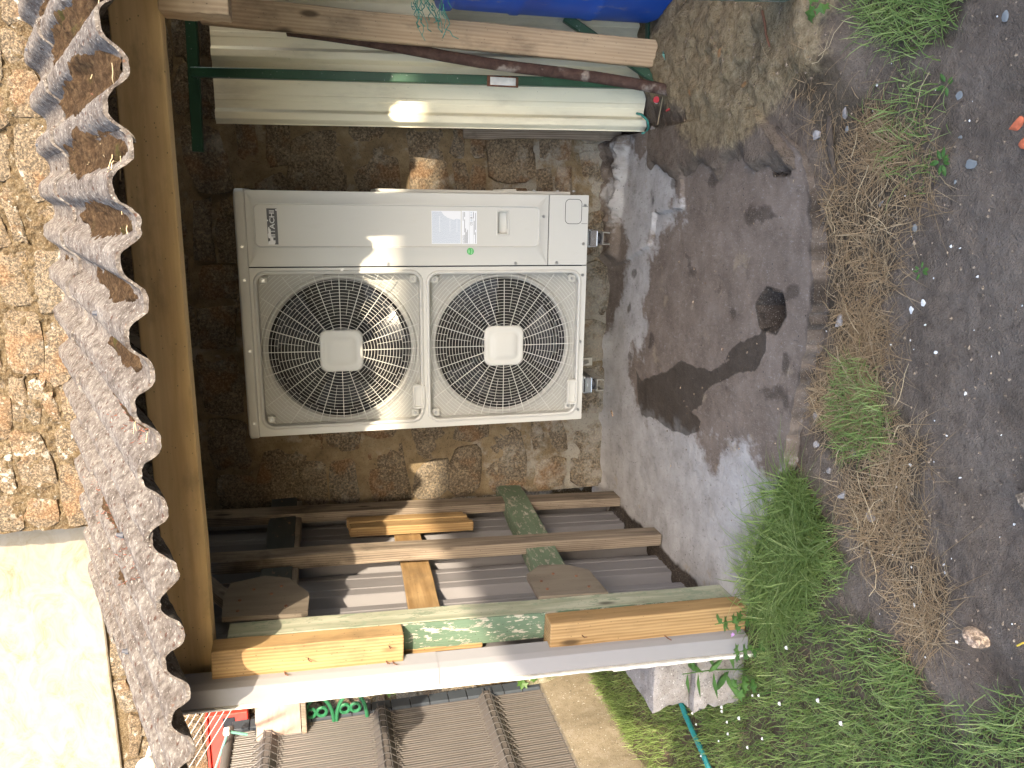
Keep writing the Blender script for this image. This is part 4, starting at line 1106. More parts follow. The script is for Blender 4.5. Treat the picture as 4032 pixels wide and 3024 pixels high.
for (e0, e1, f0, f1), (cx, cz) in zip(GU, CE):
    n = 36
    sq_ = outl(e0 - 0.002, e1 + 0.002, f0 - 0.002, f1 + 0.002, 0.04, 0.024)
    ang = [math.atan2(p[2] - uz(cz), p[0] - cx) for p in sq_]
    circ = lambda r, y: [(cx + r * math.cos(a), y, uz(cz) + r * math.sin(a)) for a in ang]
    # resample on finer angles so that the bell mouth is round
    A = [2 * math.pi * k / 96 for k in range(96)]
    def sqp(a, y):
        ca, sa = math.cos(a), math.sin(a)
        tx = ((e1 + 0.002 - cx) if ca > 0 else (e0 - 0.002 - cx)) / ca if abs(ca) > 1e-6 else 1e9
        tz = ((f1 + 0.002 - cz) if sa > 0 else (f0 - 0.002 - cz)) / sa if abs(sa) > 1e-6 else 1e9
        t = min(tx, tz); return (cx + t * ca, y, uz(cz) + t * sa)
    cc = lambda r, y: [(cx + r * math.cos(a), y, uz(cz) + r * math.sin(a)) for a in A]
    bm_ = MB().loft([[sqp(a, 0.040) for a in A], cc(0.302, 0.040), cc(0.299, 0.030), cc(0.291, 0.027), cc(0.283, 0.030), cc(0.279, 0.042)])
    obj('bell_mouth', bm_, M['ivory_shade'], un, smooth=True)
    obj('fan_shroud', MB().loft([cc(0.2792, 0.042), cc(0.277, 0.06), cc(0.277, 0.15)]), M['inside'], un, smooth=True)
    # wire-like moulded guard: rings and spokes clipped by the rounded opening
    gd = MB(); rad = 0.00105; yg = 0.0
    def inside(x, z):
        m = 0.001
        return (e0 + m < x < e1 - m) and (f0 + m < z < f1 - m) and not (math.hypot(max(e0 + 0.036 - x, x - e1 + 0.036, 0), max(f0 + 0.036 - z, z - f1 + 0.036, 0)) > 0.037)
    dome = lambda r: yg - 0.006 * max(0, 1 - (r / 0.31) ** 2)
    def bar(pts, rr=rad): gd.tube(pts, rr, 4, caps=False)
    r = 0.0925; k = 0
    while r < 0.42:
        cur = []
        N = 132 if r > 0.15 else 84
        pts = []
        for i in range(N + 1):
            a = 2 * math.pi * i / N; x, z = cx + r * math.cos(a), cz + r * math.sin(a)
            if inside(x, z): cur.append((x, dome(r), uz(z)))
            else:
                if len(cur) > 1: bar(cur)
                cur = []
        if len(cur) > 1: bar(cur)
        r += 0.01245; k += 1
    def spoke(a, ra, rb, rr):
        pts = []
        for i in range(9):
            q = ra + (rb - ra) * i / 8; x, z = cx + q * math.cos(a), cz + q * math.sin(a)
            if inside(x, z): pts.append((x, dome(q) + 0.001, uz(z)))
        if len(pts) > 1: bar(pts, rr)
    for s_ in range(20):
        a = 2 * math.pi * s_ / 20
        spoke(a, 0.08, 0.30, 0.0019); spoke(a, 0.2925, 0.43, 0.0017)
        spoke(a + math.pi / 20, 0.1423, 0.2419, 0.0010)
        spoke(a + math.pi / 30, 0.2419, 0.3041, 0.0010); spoke(a + math.pi / 15, 0.2419, 0.3041, 0.0010)
        spoke(a + math.pi / 20, 0.3041, 0.345, 0.0010)
    obj('fan_guard', gd, M['ivory_pl'], un)
    hb_ = MB()
    sup = lambda h, y, k=0.05: [(cx + p[0], y, uz(cz) + p[1]) for p in rrect(-h, h, -h, h, h * 0.42)]
    hb_.loft([sup(0.082, 0.002), sup(0.0835, -0.006), sup(0.080, -0.012), sup(0.070, -0.0145), sup(0.066, -0.0130), sup(0.054, -0.0135), sup(0.052, -0.0150), sup(0.03, -0.0158)], caps=True)
    obj('hub_cover', hb_, M['ivory_pl'], un, smooth=True)
    fan = obj('fan', MB().cyl((cx, 0.11, uz(cz)), (cx, 0.20, uz(cz)), 0.062, 24), M['blade'], un, smooth=True)
    for q in range(3):
        b0 = q * 2 * math.pi / 3 + (0.9 if cz > 0.7 else 0.3)
        rows = []
        for i in range(9):
            q_ = 0.055 + (0.262 - 0.055) * i / 8; sw_ = 0.35 + 0.75 * i / 8
            row = []
            for j in range(9):
                t = j / 8; a = b0 + 0.25 * i / 8 + (t - 0.5) * sw_
                row.append((cx + q_ * math.cos(a), 0.105 + 0.10 * t + 0.012 * math.sin(t * 3.1), uz(cz) + q_ * math.sin(a)))
            rows.append(row)
        bb = MB().loft(rows, closed=False); bb.loft([[(p[0], p[1] + 0.003, p[2]) for p in r_] for r_ in rows][::-1], closed=False)
        obj('blade', bb, M['blade'], fan, smooth=True)
    # fixing tabs in the corners of the guard
    for tx, tz in ((e0 + 0.024, f0 + 0.024), (e1 - 0.024, f0 + 0.024), (e0 + 0.024, f1 - 0.024), (e1 - 0.024, f1 - 0.024)):
        obj('guard_tab', MB().box(tx - 0.015, tx + 0.015, 0.014, 0.020, uz(tz - 0.015), uz(tz + 0.015), 0.004), M['ivory_pl'], un)
# grips let into the frame below each guard
for x0, x1, z0, z1 in ((0.083, 0.187, 0.683, 0.735), (0.068, 0.180, 0.022, 0.070)):
    gp = MB().loft([outl(x0, x1, z0, z1, 0.008, 0.0), outl(x0 + 0.003, x1 - 0.003, z0 + 0.003, z1 - 0.003, 0.008, -0.010), outl(x0 + 0.010, x1 - 0.010, z0 + 0.010, z1 - 0.008, 0.006, -0.010), outl(x0 + 0.012, x1 - 0.012, z0 + 0.012, z1 - 0.010, 0.004, -0.0015)], cap1=True)
    obj('grip', gp, M['ivory_pl'], un, smooth=True)

# service panel with its embossed field and handle pocket
sp = MB().loft([outl(0.6685, 0.951, 0.1705, 1.342, 0.0008, 0.012), outl(0.6685, 0.951, 0.1705, 1.342, 0.0008, 0.002), outl(0.6700, 0.9495, 0.172, 1.3405, 0.002, 0.0),
                outl(0.738, 0.906, 0.206, 1.318, 0.024, 0.0), outl(0.7395, 0.9045, 0.2075, 1.3165, 0.0225, -0.0012), outl(0.742, 0.902, 0.210, 1.314, 0.02, -0.0008), outl(0.7455, 0.8985, 0.2135, 1.3105, 0.017, 0.0035),
                outl(0.787, 0.889, 0.332, 0.389, 0.008, 0.0035), outl(0.789, 0.887, 0.334, 0.387, 0.008, 0.0005), outl(0.793, 0.883, 0.338, 0.383, 0.005, 0.0005),
                outl(0.7955, 0.8805, 0.341, 0.380, 0.004, 0.004), outl(0.798, 0.878, 0.343, 0.372, 0.004, 0.026)], cap1=True)
obj('service_panel', sp, IV, un, smooth=True)
lc = MB().loft([outl(0.6685, 0.951, 0.0, 0.1675, 0.001, 0.012), outl(0.6685, 0.951, 0.0, 0.1675, 0.001, 0.001), outl(0.670, 0.9495, 0.0015, 0.166, 0.003, -0.001)], cap1=True)
obj('lower_cover', lc, IV, un)
sm = MB(); sm.box(0.6642, 0.6686, 0.004, 0.010, uz(0.001), uz(1.342)); sm.box(0.668, 0.950, 0.005, 0.011, uz(0.1672), uz(0.1708)); sm.box(0.0, 0.95, 0.008, 0.012, uz(1.3405), uz(1.3445))
obj('seam', sm, M['seam'], un)
ko = MB()
kp = rrect(0.836, 0.934, 0.030, 0.100, 0.018, 6)
def seg(i0, i1):
    for i in range(i0, i1):
        a, b_ = kp[i % len(kp)], kp[(i + 1) % len(kp)]
        d = Vector((b_[0] - a[0], b_[1] - a[1]))
        if d.length < 1e-5: continue
        nn = Vector((-d.y, d.x)).normalized() * 0.0011
        ko.add([(a[0] + nn.x, -0.0014, uz(a[1] + nn.y)), (b_[0] + nn.x, -0.0014, uz(b_[1] + nn.y)), (b_[0] - nn.x, -0.0014, uz(b_[1] - nn.y)), (a[0] - nn.x, -0.0014, uz(a[1] - nn.y))], [(0, 1, 2, 3)])
seg(0, 6); seg(6, 7); seg(7, 13); seg(13, 20); seg(20, 28)
ko.add([(0.905, -0.0014, uz(0.004)), (0.9065, -0.0014, uz(0.004)), (0.9065, -0.0014, uz(0.027)), (0.905, -0.0014, uz(0.027))], [(0, 1, 2, 3)])
ko.add([(0.836, -0.0014, uz(0.004)), (0.8375, -0.0014, uz(0.004)), (0.8375, -0.0014, uz(0.03)), (0.836, -0.0014, uz(0.03))], [(0, 1, 2, 3)])
obj('knockout_slots', ko, M['seam'], un)
sb = MB(); sb.box(0.9505, 0.964, 0.06, 0.34, uz(0.06), uz(0.86), 0.003); sb.box(0.9505, 0.972, 0.10, 0.30, uz(0.28), uz(0.34), 0.004)
obj('side_cover', sb, IV, un)
sc_ = MB(); sc_.cyl((0, 0.002, 0), (0, -0.002, 0), 0.0068, 14); sc_.tube([(0, -0.002, 0), (0, -0.0042, 0)], [0.0052, 0.0042], 10); sc_.tube([(0, -0.0042, 0), (0, -0.0036, 0)], [0.0024, 0.0022], 6)
scm2 = mesh_of('panel_screw', sc_, smooth=True)
for x, z in ((0.910, 0.016), (0.755, 0.018), (0.865, 0.192), (0.627, 0.017), (0.344, 0.018), (0.045, 0.018), (0.677, 0.822), (0.677, 0.307), (0.678, 0.132), (0.667 - 0.012, 1.0)):
    place('panel_screw', scm2, M['screw'], un, (x, -0.0012, uz(z)))
for x, z in ((0.745, 1.361), (0.621, 1.360), (0.349, 1.357), (0.059, 1.357)):
    place('panel_screw', scm2, M['screw'], un, (x, -0.0125, uz(z)))
for e0, e1, f0, f1 in GU:
    for tx, tz in ((e0 + 0.024, f0 + 0.024), (e1 - 0.024, f0 + 0.024), (e0 + 0.024, f1 - 0.024), (e1 - 0.024, f1 - 0.024)):
        place('panel_screw', scm2, M['screw'], un, (tx, 0.013, uz(tz)))
# side screws
for z in (0.05, 0.12, 0.22):
    place('panel_screw', scm2, M['screw'], un, (0.966, 0.05, uz(z)), (0, 0, R(90)))

# name plate, labels, sticker
def text_mesh(txt, size, bold=0.0, spacing=1.0):
    cu = bpy.data.curves.new('t', 'FONT'); cu.body = txt; cu.size = size; cu.offset = bold; cu.space_character = spacing
    cu.resolution_u = 3; cu.fill_mode = 'FRONT'
    o = bpy.data.objects.new('t', cu); C.objects.link(o)
    bpy.context.view_layer.update()
    me = bpy.data.meshes.new_from_object(o.evaluated_get(bpy.context.evaluated_depsgraph_get()))
    bpy.data.objects.remove(o, do_unlink=True); bpy.data.curves.remove(cu)
    return me
def put_text(txt, x, z, width, height, y, mat, parent, name='lettering', bold=0.0):
    me = text_mesh(txt, 1.0, bold)
    a = np.array([v.co[:] for v in me.vertices]); lo, hi = a.min(0), a.max(0)
    for v in me.vertices:
        u = (v.co.x - lo[0]) / (hi[0] - lo[0]) * width; w = (v.co.y - lo[1]) / (hi[1] - lo[1]) * height
        v.co = (u, 0, w)
    me.materials.clear(); me.materials.append(mat)
    return place(name, me, mat, parent, (x, y, z))
def quadx(x0, x1, z0, z1, y): return MB().add([(x0, y, uz(z0)), (x1, y, uz(z0)), (x1, y, uz(z1)), (x0, y, uz(z1))], [(0, 1, 2, 3)])
YP = 0.0035
npl = obj('name_plate', MB().box(0.752, 0.885, YP - 0.0012, YP, uz(1.2305), uz(1.2675)), M['plate'], un)
put_text('HITACHI', 0.764, uz(1.2405), 0.1135, 0.0185, YP - 0.0017, M['silver'], npl, bold=0.018)
def patch(poly, y): return MB().add([(p[0], y, uz(p[1])) for p in poly], [tuple(range(len(poly)))])
obj('torn_film', patch([(0.752, 1.2675), (0.752, 1.2475), (0.757, 1.2415), (0.763, 1.2405), (0.766, 1.246), (0.770, 1.2495), (0.774, 1.248), (0.780, 1.254), (0.790, 1.256), (0.803, 1.258), (0.816, 1.2605), (0.8175, 1.2635), (0.808, 1.265), (0.796, 1.2645), (0.789, 1.2668), (0.776, 1.2655), (0.7745, 1.259), (0.766, 1.2595), (0.763, 1.2662)], YP - 0.0022), M['film'], npl)
obj('torn_film', patch([(0.752, 1.2475), (0.752, 1.2440), (0.760, 1.2420), (0.757, 1.2470)], YP - 0.0023), M['film'], npl)
obj('torn_film', patch([(0.837, 1.2655), (0.840, 1.2632), (0.8435, 1.2640), (0.8432, 1.2668), (0.839, 1.2678)], YP - 0.0022), M['film'], npl)
obj('torn_film', patch([(0.876, 1.2310), (0.880, 1.2302), (0.883, 1.2325), (0.8815, 1.2358), (0.877, 1.2345)], YP - 0.0022), M['film'], npl)

lb = obj('warning_label', MB().box(0.7545, 0.8825, YP - 0.0006, YP, uz(0.532), uz(0.649)), M['paper'], un)
obj('small_print', patch([(0.7565, 0.534), (0.850, 0.534), (0.853, 0.550), (0.848, 0.56), (0.856, 0.585), (0.866, 0.60), (0.880, 0.61), (0.880, 0.647), (0.7565, 0.647)], YP - 0.0009), M['print'], lb)
for z in (0.616, 0.575, 0.547): obj('rule', quadx(0.80, 0.862, z, z + 0.0016, YP - 0.0011), M['paper'], lb)
rl = obj('rating_label', MB().box(0.754, 0.8835, YP - 0.0006, YP, uz(0.4675), uz(0.529)), M['paper'], un)
put_text('HITACHI', 0.7565, uz(0.5205), 0.031, 0.0045, YP - 0.0010, M['ink'], rl, bold=0.01)
for z, x0, x1 in ((0.516, 0.7565, 0.79), (0.516, 0.80, 0.85), (0.512, 0.7565, 0.815), (0.508, 0.7565, 0.802), (0.504, 0.7565, 0.810), (0.522, 0.845, 0.879), (0.516, 0.86, 0.879), (0.472, 0.7565, 0.80), (0.472, 0.81, 0.876), (0.477, 0.79, 0.845), (0.4800, 0.855, 0.879)):
    obj('print_line', quadx(x0, x1, z, z + 0.0017, YP - 0.0010), M['ink'], rl)
for z in (0.4975, 0.4815): obj('rule', quadx(0.756, 0.882, z, z + 0.0005, YP - 0.0010), M['ink'], rl)
put_text('CE', 0.827, uz(0.4855), 0.013, 0.0088, YP - 0.0010, M['ink'], rl)
obj('mark', quadx(0.8425, 0.851, 0.486, 0.4935, YP - 0.0010), M['print'], rl)
put_text('&', 0.853, uz(0.4855), 0.008, 0.0088, YP - 0.0010, M['ink'], rl, name='mark')
for x in (0.864, 0.874): obj('mark', quadx(x, x + 0.006, 0.486, 0.4935, YP - 0.0010), M['print'], rl)
dt = MB(); dt.add([(0.7255 + 0.0143 * math.cos(a), -0.0008, uz(0.494) + 0.0143 * math.sin(a)) for a in [2 * math.pi * k / 36 for k in range(36)]], [tuple(range(36))])
dts = obj('check_sticker', dt, M['dot'], un)
put_text('QC', 0.7175, uz(0.4965), 0.0155, 0.0068, -0.0012, M['dot_txt'], dts, bold=0.01)
put_text('Passed', 0.7155, uz(0.4865), 0.0200, 0.0055, -0.0012, M['dot_txt'], dts, bold=0.01)
# feet
for x in (0.155, 0.778):
    ft = MB(); ft.box(x - 0.038, x + 0.038, -0.012, 0.385, uz(-0.012), uz(-0.002), 0.002); ft.box(x - 0.036, x + 0.036, -0.022, -0.010, uz(-0.036), uz(-0.001), 0.004); ft.box(x - 0.036, x + 0.036, -0.020, 0.03, uz(-0.038), uz(-0.034), 0.001)
    ft.cyl((x, -0.023, uz(-0.022)), (x, -0.020, uz(-0.022)), 0.007, 8)
    obj('foot', ft, M['zinc'], un)

# wall brackets: lipped channels opening downwards, with rubber buffers
def bracket(x, lab):
    t = thing('wall_bracket', lab, 'bracket', (x, YW, 0.24), 'brackets under the outdoor unit')
    w, h, k = 0.0255, 0.030, 0.0022
    zt = 0.2545
    pr = [(-w, zt), (w, zt), (w, zt - h), (w - 0.006, zt - h), (w - 0.006, zt - h + k), (w - k, zt - h + k), (w - k, zt - k), (-w + k, zt - k), (-w + k, zt - h + k), (-w + 0.006, zt - h + k), (-w + 0.006, zt - h), (-w, zt - h)]
    rings = [[(x + px, y, pz - 0.10 * max(0, y) * 0) for px, pz in pr] for y in (-0.032, 0.50)]
    obj('arm', MB().loft(rings, caps=True), M['galv'], t)
    bf = [[(x + px * 1.0, y, pz + 0.0005) for px, pz in ((-w, zt - k), (w, zt - k), (w, zt - h), (-w, zt - h))] for y in (-0.0335, -0.0325)]
    obj('upright', MB().box(x - 0.02, x + 0.02, 0.462, 0.498, 0.10, 0.56), M['galv'], t)
    dg = MB().tube([(x, 0.36, 0.232), (x, 0.475, 0.115)], 0.011, 4)
    obj('strut', dg, M['galv'], t)
    for y in (0.005, 0.33):
        obj('rubber_buffer', MB().loft([[(x + r_ * math.cos(a), y + r_ * math.sin(a), z) for a in [2 * math.pi * q / 20 for q in range(20)]] for r_, z in ((0.021, 0.2555), (0.0235, 0.260), (0.0235, 0.266), (0.021, 0.2705))], caps=True), M['rubber'], t, smooth=True)
bracket(0.155, 'galvanised wall bracket under the fan side of the unit, left one')
bracket(0.778, 'galvanised wall bracket under the service panel of the unit, right one')

# ================================================================== slatted mesh fence on the left
XF = -1.725
YEND = 0.56
fe = thing('slatted_fence', 'taupe plastic slats woven into a wire mesh fence on the left', 'fence', (XF, -0.2, 0.28))
FZ0, FZ1 = 0.30, 1.93
FOLDS = (1.745, 1.178, 0.612)
prs = [(-0.023, 0.0), (-0.021, 0.004), (-0.012, 0.004), (-0.010, 0.001), (-0.007, 0.001), (-0.005, 0.004), (0.005, 0.004), (0.007, 0.001), (0.010, 0.001), (0.012, 0.004), (0.021, 0.004), (0.023, 0.0)]
slm = mesh_of('slat', MB().loft([[(px, py, z) for py, px in prs] for z in (0.0, FZ1 - FZ0)], closed=False))
wire = [(0.008, 0, FZ1 - FZ0 + 0.012)]
for zf in FOLDS:
    q = zf - FZ0
    wire += [(0.008, 0, q + 0.075), (0.058, 0, q + 0.012), (0.060, 0, q), (0.056, 0, q - 0.014), (0.008, 0, q - 0.075)]
wire += [(0.008, 0, -0.01)]
wim = mesh_of('wire', MB().tube(wire, 0.0022, 6), smooth=True)
NS = 36
for i in range(NS):
    y = YEND - 0.03 - 0.049 * i
    place('slat', slm, M['pvc'], fe, (XF, y, FZ0))
    place('wire', wim, M['wire'], fe, (XF, y - 0.0245, FZ0))
ylo = YEND - 0.03 - 0.049 * NS
for zf in FOLDS:
    fb = MB().prism([(XF + 0.002, zf - 0.05), (XF + 0.044, zf - 0.014), (XF + 0.044, zf + 0.012), (XF + 0.002, zf + 0.045)], ylo, YEND - 0.01, 'y')
    fb.v = [(x, y, z) for x, y, z in fb.v]
    obj('fold_bar', fb, M['pvc'], fe)
    fw = MB(); fw.tube([(XF + 0.050, ylo, zf + 0.018), (XF + 0.050, YEND, zf + 0.018)], 0.003, 6); fw.tube([(XF + 0.050, ylo, zf - 0.02), (XF + 0.050, YEND, zf - 0.02)], 0.003, 6)
    obj('mesh_wire', fw, M['wire'], fe)
tr = MB()
z = FZ0
while z < FZ1 - 0.02:
    tr.box(XF - 0.01, XF + 0.018, YEND - 0.004, YEND + 0.066, z, min(z + 0.098, FZ1), 0.002); z += 0.103
obj('end_trim', tr, M['pvc_dark'], fe)
obj('end_channel', MB().box(XF - 0.006, XF + 0.010, YEND - 0.003, YEND + 0.060, FZ0, FZ1), M['seam'], fe)
tc = MB().tube([(XF + 0.004, ylo, FZ1 + 0.006), (XF + 0.004, YEND + 0.02, FZ1 + 0.006)], 0.024, 12)
obj('top_rail', tc, M['pvc'], fe, smooth=True)
kb = thing('gravel_board', 'beige concrete gravel board under the slatted fence', 'kerb', (XF, -0.3, -0.05))
rg = []
for y in np.linspace(YEND + 0.03, ylo, 24):
    j = 0.006 * math.sin(y * 17) + 0.004 * random.uniform(-1, 1)
    rg.append([(XF - 0.05, y, -0.1), (XF + 0.075 + j, y, -0.1), (XF + 0.07 + j, y, 0.12), (XF + 0.06 + j, y, 0.205), (XF + 0.03, y, 0.292), (XF - 0.05, y, 0.296)])
obj('board', MB().loft(rg, caps=True), M['kerb'], kb, smooth=True)
kb2 = obj('low_wall', MB().box(-1.70, -0.70, 0.56, 0.64, -0.1, 0.42, 0.01), M['mossy'], None)
tag(kb2, 'low mossy concrete wall in the shade between shed and fence', 'wall')

# ---- things seen in the gap between shed and fence, on the far house wall
YB = YH - 0.03
rb = thing('red_letter_box', 'red metal box with a dark opening on the far house wall', 'box', (-1.86, YB - 0.05, 1.86))
obj('case', MB().box(-2.10, -1.70, YB - 0.07, YB, 1.86, 2.055, 0.004), M['red'], rb)
obj('opening', MB().box(-1.845, -1.72, YB - 0.074, YB - 0.069, 1.925, 1.985), M['seam'], rb)
obj('lid', MB().box(-2.11, -1.69, YB - 0.085, YB, 2.057, 2.07, 0.003), M['red'], rb)
ai = thing('clothes_airer', 'wall airer with teal struts and pale lines above the red box', 'airer', (-1.7, 0.45, 1.9))
obj('end_cap', MB().box(-1.625, -1.600, 0.40, 0.44, 1.915, 1.945, 0.004), M['edge'], ai)
obj('strut', MB().tube([(-1.615, 0.42, 1.92), (-1.66, 0.44, 1.84)], 0.007, 8), M['strut'], ai)
obj('strut', MB().tube([(-1.615, 0.42, 1.925), (-1.90, 0.50, 2.02)], 0.006, 8), M['strut'], ai)
ln = MB()
for i in range(8):
    ln.tube([(-1.56, 0.585, 2.13 - 0.034 * i), (-1.92, 0.60, 2.355 - 0.034 * i)], 0.0016, 5)
obj('line', ln, M['line'], ai)
obj('cross_bar', MB().tube([(-1.88, 0.46, 2.13), (-1.96, 0.47, 2.00)], 0.006, 8), M['galv'], ai)
cl = thing('draped_cover', 'pinkish brown fabric cover draped in folds beside the fence end', 'cover', (-1.65, 0.50, 1.58))
us = np.linspace(-1.76, -1.52, 26); vs = np.linspace(1.585, 1.80, 20)
Xc, Zc = np.meshgrid(us, vs)
Yc = 0.47 + 0.012 * np.sin(Xc * 60 + Zc * 18) * (Zc - 1.55) * 5 + 0.03 * (1.8 - Zc)
m = MB().grid(Xc, Yc, Zc); m.grid(Xc[:, ::-1], Yc[:, ::-1] + 0.03, Zc[:, ::-1])
m.loft([[(x, y, z) for x, y, z in zip(Xc[-1], Yc[-1], Zc[-1])], [(x, y + 0.03, z) for x, y, z in zip(Xc[-1], Yc[-1], Zc[-1])]], closed=False)
obj('fabric', m, M['cloth'], cl, smooth=True)
obj('shelf', MB().box(-1.80, -1.50, 0.46, YB + 0.01, 1.555, 1.580, 0.003), M['wood_grey'], cl)
gi = thing('green_scroll_panel', 'bright green wrought iron panel with arches and rings beside the fence end', 'iron panel', (-1.62, 0.52, 1.2))
fr = MB(); fr.tube([(-1.545, 0.53, 1.20), (-1.545, 0.53, 1.575)], 0.010, 8); fr.tube([(-1.80, 0.53, 1.20), (-1.80, 0.53, 1.575)], 0.006, 8)
obj('frame', fr, M['iron_green'], gi)
for zc in (1.50, 1.33):
    ar = MB().tube([(-1.72 + 0.15 * math.cos(a), 0.53, zc + 0.078 * math.sin(a)) for a in [R(-90 + 180 * k / 14) for k in range(15)]], 0.010, 8)
    obj('arch', ar, M['iron_green'], gi, smooth=True)
    for dz in (0.035, -0.02):
        rg_ = MB().tube([(-1.655 + 0.024 * math.cos(a), 0.53, zc + dz + 0.024 * math.sin(a)) for a in [2 * math.pi * k / 16 for k in range(16)]], 0.009, 6, closed=True)
        obj('ring', rg_, M['iron_green'], gi, smooth=True)
obj('bracket', MB().tube([(-1.55, 0.53, 1.415), (-1.50, YB + 0.02, 1.415)], 0.007, 8), M['rust_plain'], gi)

# ---- ivy on the low wall
def leaf_mesh(l, w, lobes=False):
    mb = MB()
    if lobes:
        pts = [(0, 0), (0.25, 0.28), (0.55, 0.2), (0.42, 0.48), (0.5, 0.75), (0.22, 0.66), (0, 1.0)]
        out = [(w * x, l * y) for x, y in pts] + [(-w * x, l * y) for x, y in pts[-2:0:-1]]
    else:
        pts = [(0, 0), (0.3, 0.2), (0.5, 0.45), (0.36, 0.75), (0, 1.0)]
        out = [(w * x, l * y) for x, y in pts] + [(-w * x, l * y) for x, y in pts[-2:0:-1]]
    n = len(out)
    vs = [(x, y, -0.22 * l * (y / l) ** 2 - 0.25 * abs(x)) for x, y in out] + [(0, l * 0.45, 0.02 * l)]
    return mb.add(vs, [(i, (i + 1) % n, n) for i in range(n)])
ivm = mesh_of('leaf', leaf_mesh(0.05, 0.055, True))
iv = thing('ivy', 'ivy with lobed green leaves over the low mossy wall', 'ivy', (-1.5, 0.55, 0.0))
def clamp_leaf(parent, me, mat, c, spread, n, s0, s1, seed, facing=(0.3, -1, 0.4)):
    rr = random.Random(seed)
    for i in range(n):
        p = [c[k] + rr.gauss(0, spread[k]) for k in range(3)]
        d = Vector(facing) + Vector((rr.uniform(-.7, .7), rr.uniform(-.5, .5), rr.uniform(-.6, .6)))
        e = d.to_track_quat('Z', 'Y').to_euler(); e.rotate_axis('Z', rr.uniform(0, 6.28))
        o = place('leaf', me, mat, parent, p, e); s = rr.uniform(s0, s1); o.scale = (s, s, s)
clamp_leaf(iv, ivm, M['ivy'], (-1.57, 0.56, 1.16), (0.03, 0.012, 0.05), 22, 0.7, 1.3, 1)
clamp_leaf(iv, ivm, M['ivy'], (-1.42, 0.57, 0.75), (0.10, 0.012, 0.2), 60, 0.5, 1.0, 2)
clamp_leaf(iv, ivm, M['ivy'], (-1.46, 0.55, 0.46), (0.09, 0.012, 0.06), 24, 0.7, 1.3, 3)
for k in range(5):
    obj('stem', MB().tube([(-1.62 + 0.07 * k, 0.545, 0.0), (-1.60 + 0.06 * k, 0.55, 0.5), (-1.58 + 0.02 * k, 0.545, 1.15 - 0.1 * k)], 0.004, 6), M['twig'], iv)

# ---- two broken concrete blocks by the side wall
def rough_block(x0, x1, y0, y1, z0, z1, seed, name='concrete_block'):
    bm = bmesh.new(); bmesh.ops.create_cube(bm, size=1.0)
    bmesh.ops.subdivide_edges(bm, edges=bm.edges, cuts=9, use_grid_fill=True)
    rr = random.Random(seed)
    for v in bm.verts:
        x, y, z = v.co
        broken = max(0, -x - 0.2) * 1.2
        X_, Y_ = x0 + (x + .5) * (x1 - x0), y0 + (y + .5) * (y1 - y0); Z_ = z0 + (z + .5) * (z1 - z0)
        n = float(fbm(X_ * 1.3 + Z_, Y_ + Z_ * 1.7, 16, seed)) - 0.5
        X_ += n * 0.06 * broken * 3 + 0.004 * n; Y_ += 0.012 * n * (0.4 + 2 * broken); Z_ += 0.010 * n
        k = sum(abs(c) > 0.49 for c in (x, y, z))
        if k >= 2: X_ -= 0.006 * (1 if x > 0 else -1); Y_ -= 0.006 * (1 if y > 0 else -1); Z_ -= 0.004 * (1 if z > 0 else -1)
        v.co = (X_, Y_, Z_)
    m_ = MB(); bm.verts.index_update(); m_.v = [tuple(v.co) for v in bm.verts]; m_.f = [tuple(v.index for v in f.verts) for f in bm.faces]; bm.free()
    return m_
b1 = obj('concrete_block', rough_block(-0.875, -0.625, -0.84, -0.49, 0.148, 0.297, 3), M['block'], None, smooth=True)
tag(b1, 'broken concrete block lying on top of another beside the shed wall', 'concrete block', 'concrete blocks beside the shed')
b2 = obj('concrete_block', rough_block(-0.885, -0.625, -0.86, -0.47, -0.07, 0.145, 4), M['block'], None, smooth=True)
tag(b2, 'lower concrete block in the grass under the broken one', 'concrete block', 'concrete blocks beside the shed')
hs = obj('garden_hose', MB().tube([(x, y, float(ground_z(x, y)) + 0.03) for x, y in ((-0.95, -0.33), (-1.09, -0.52), (-1.12, -0.57), (-1.15, -0.64), (-1.168, -0.706), (-1.21, -0.775), (-1.30, -0.86), (-1.38, -1.0))], 0.011, 8), M['hose'], None, smooth=True)
tag(hs, 'turquoise garden hose lying in the grass by the concrete blocks', 'hose')

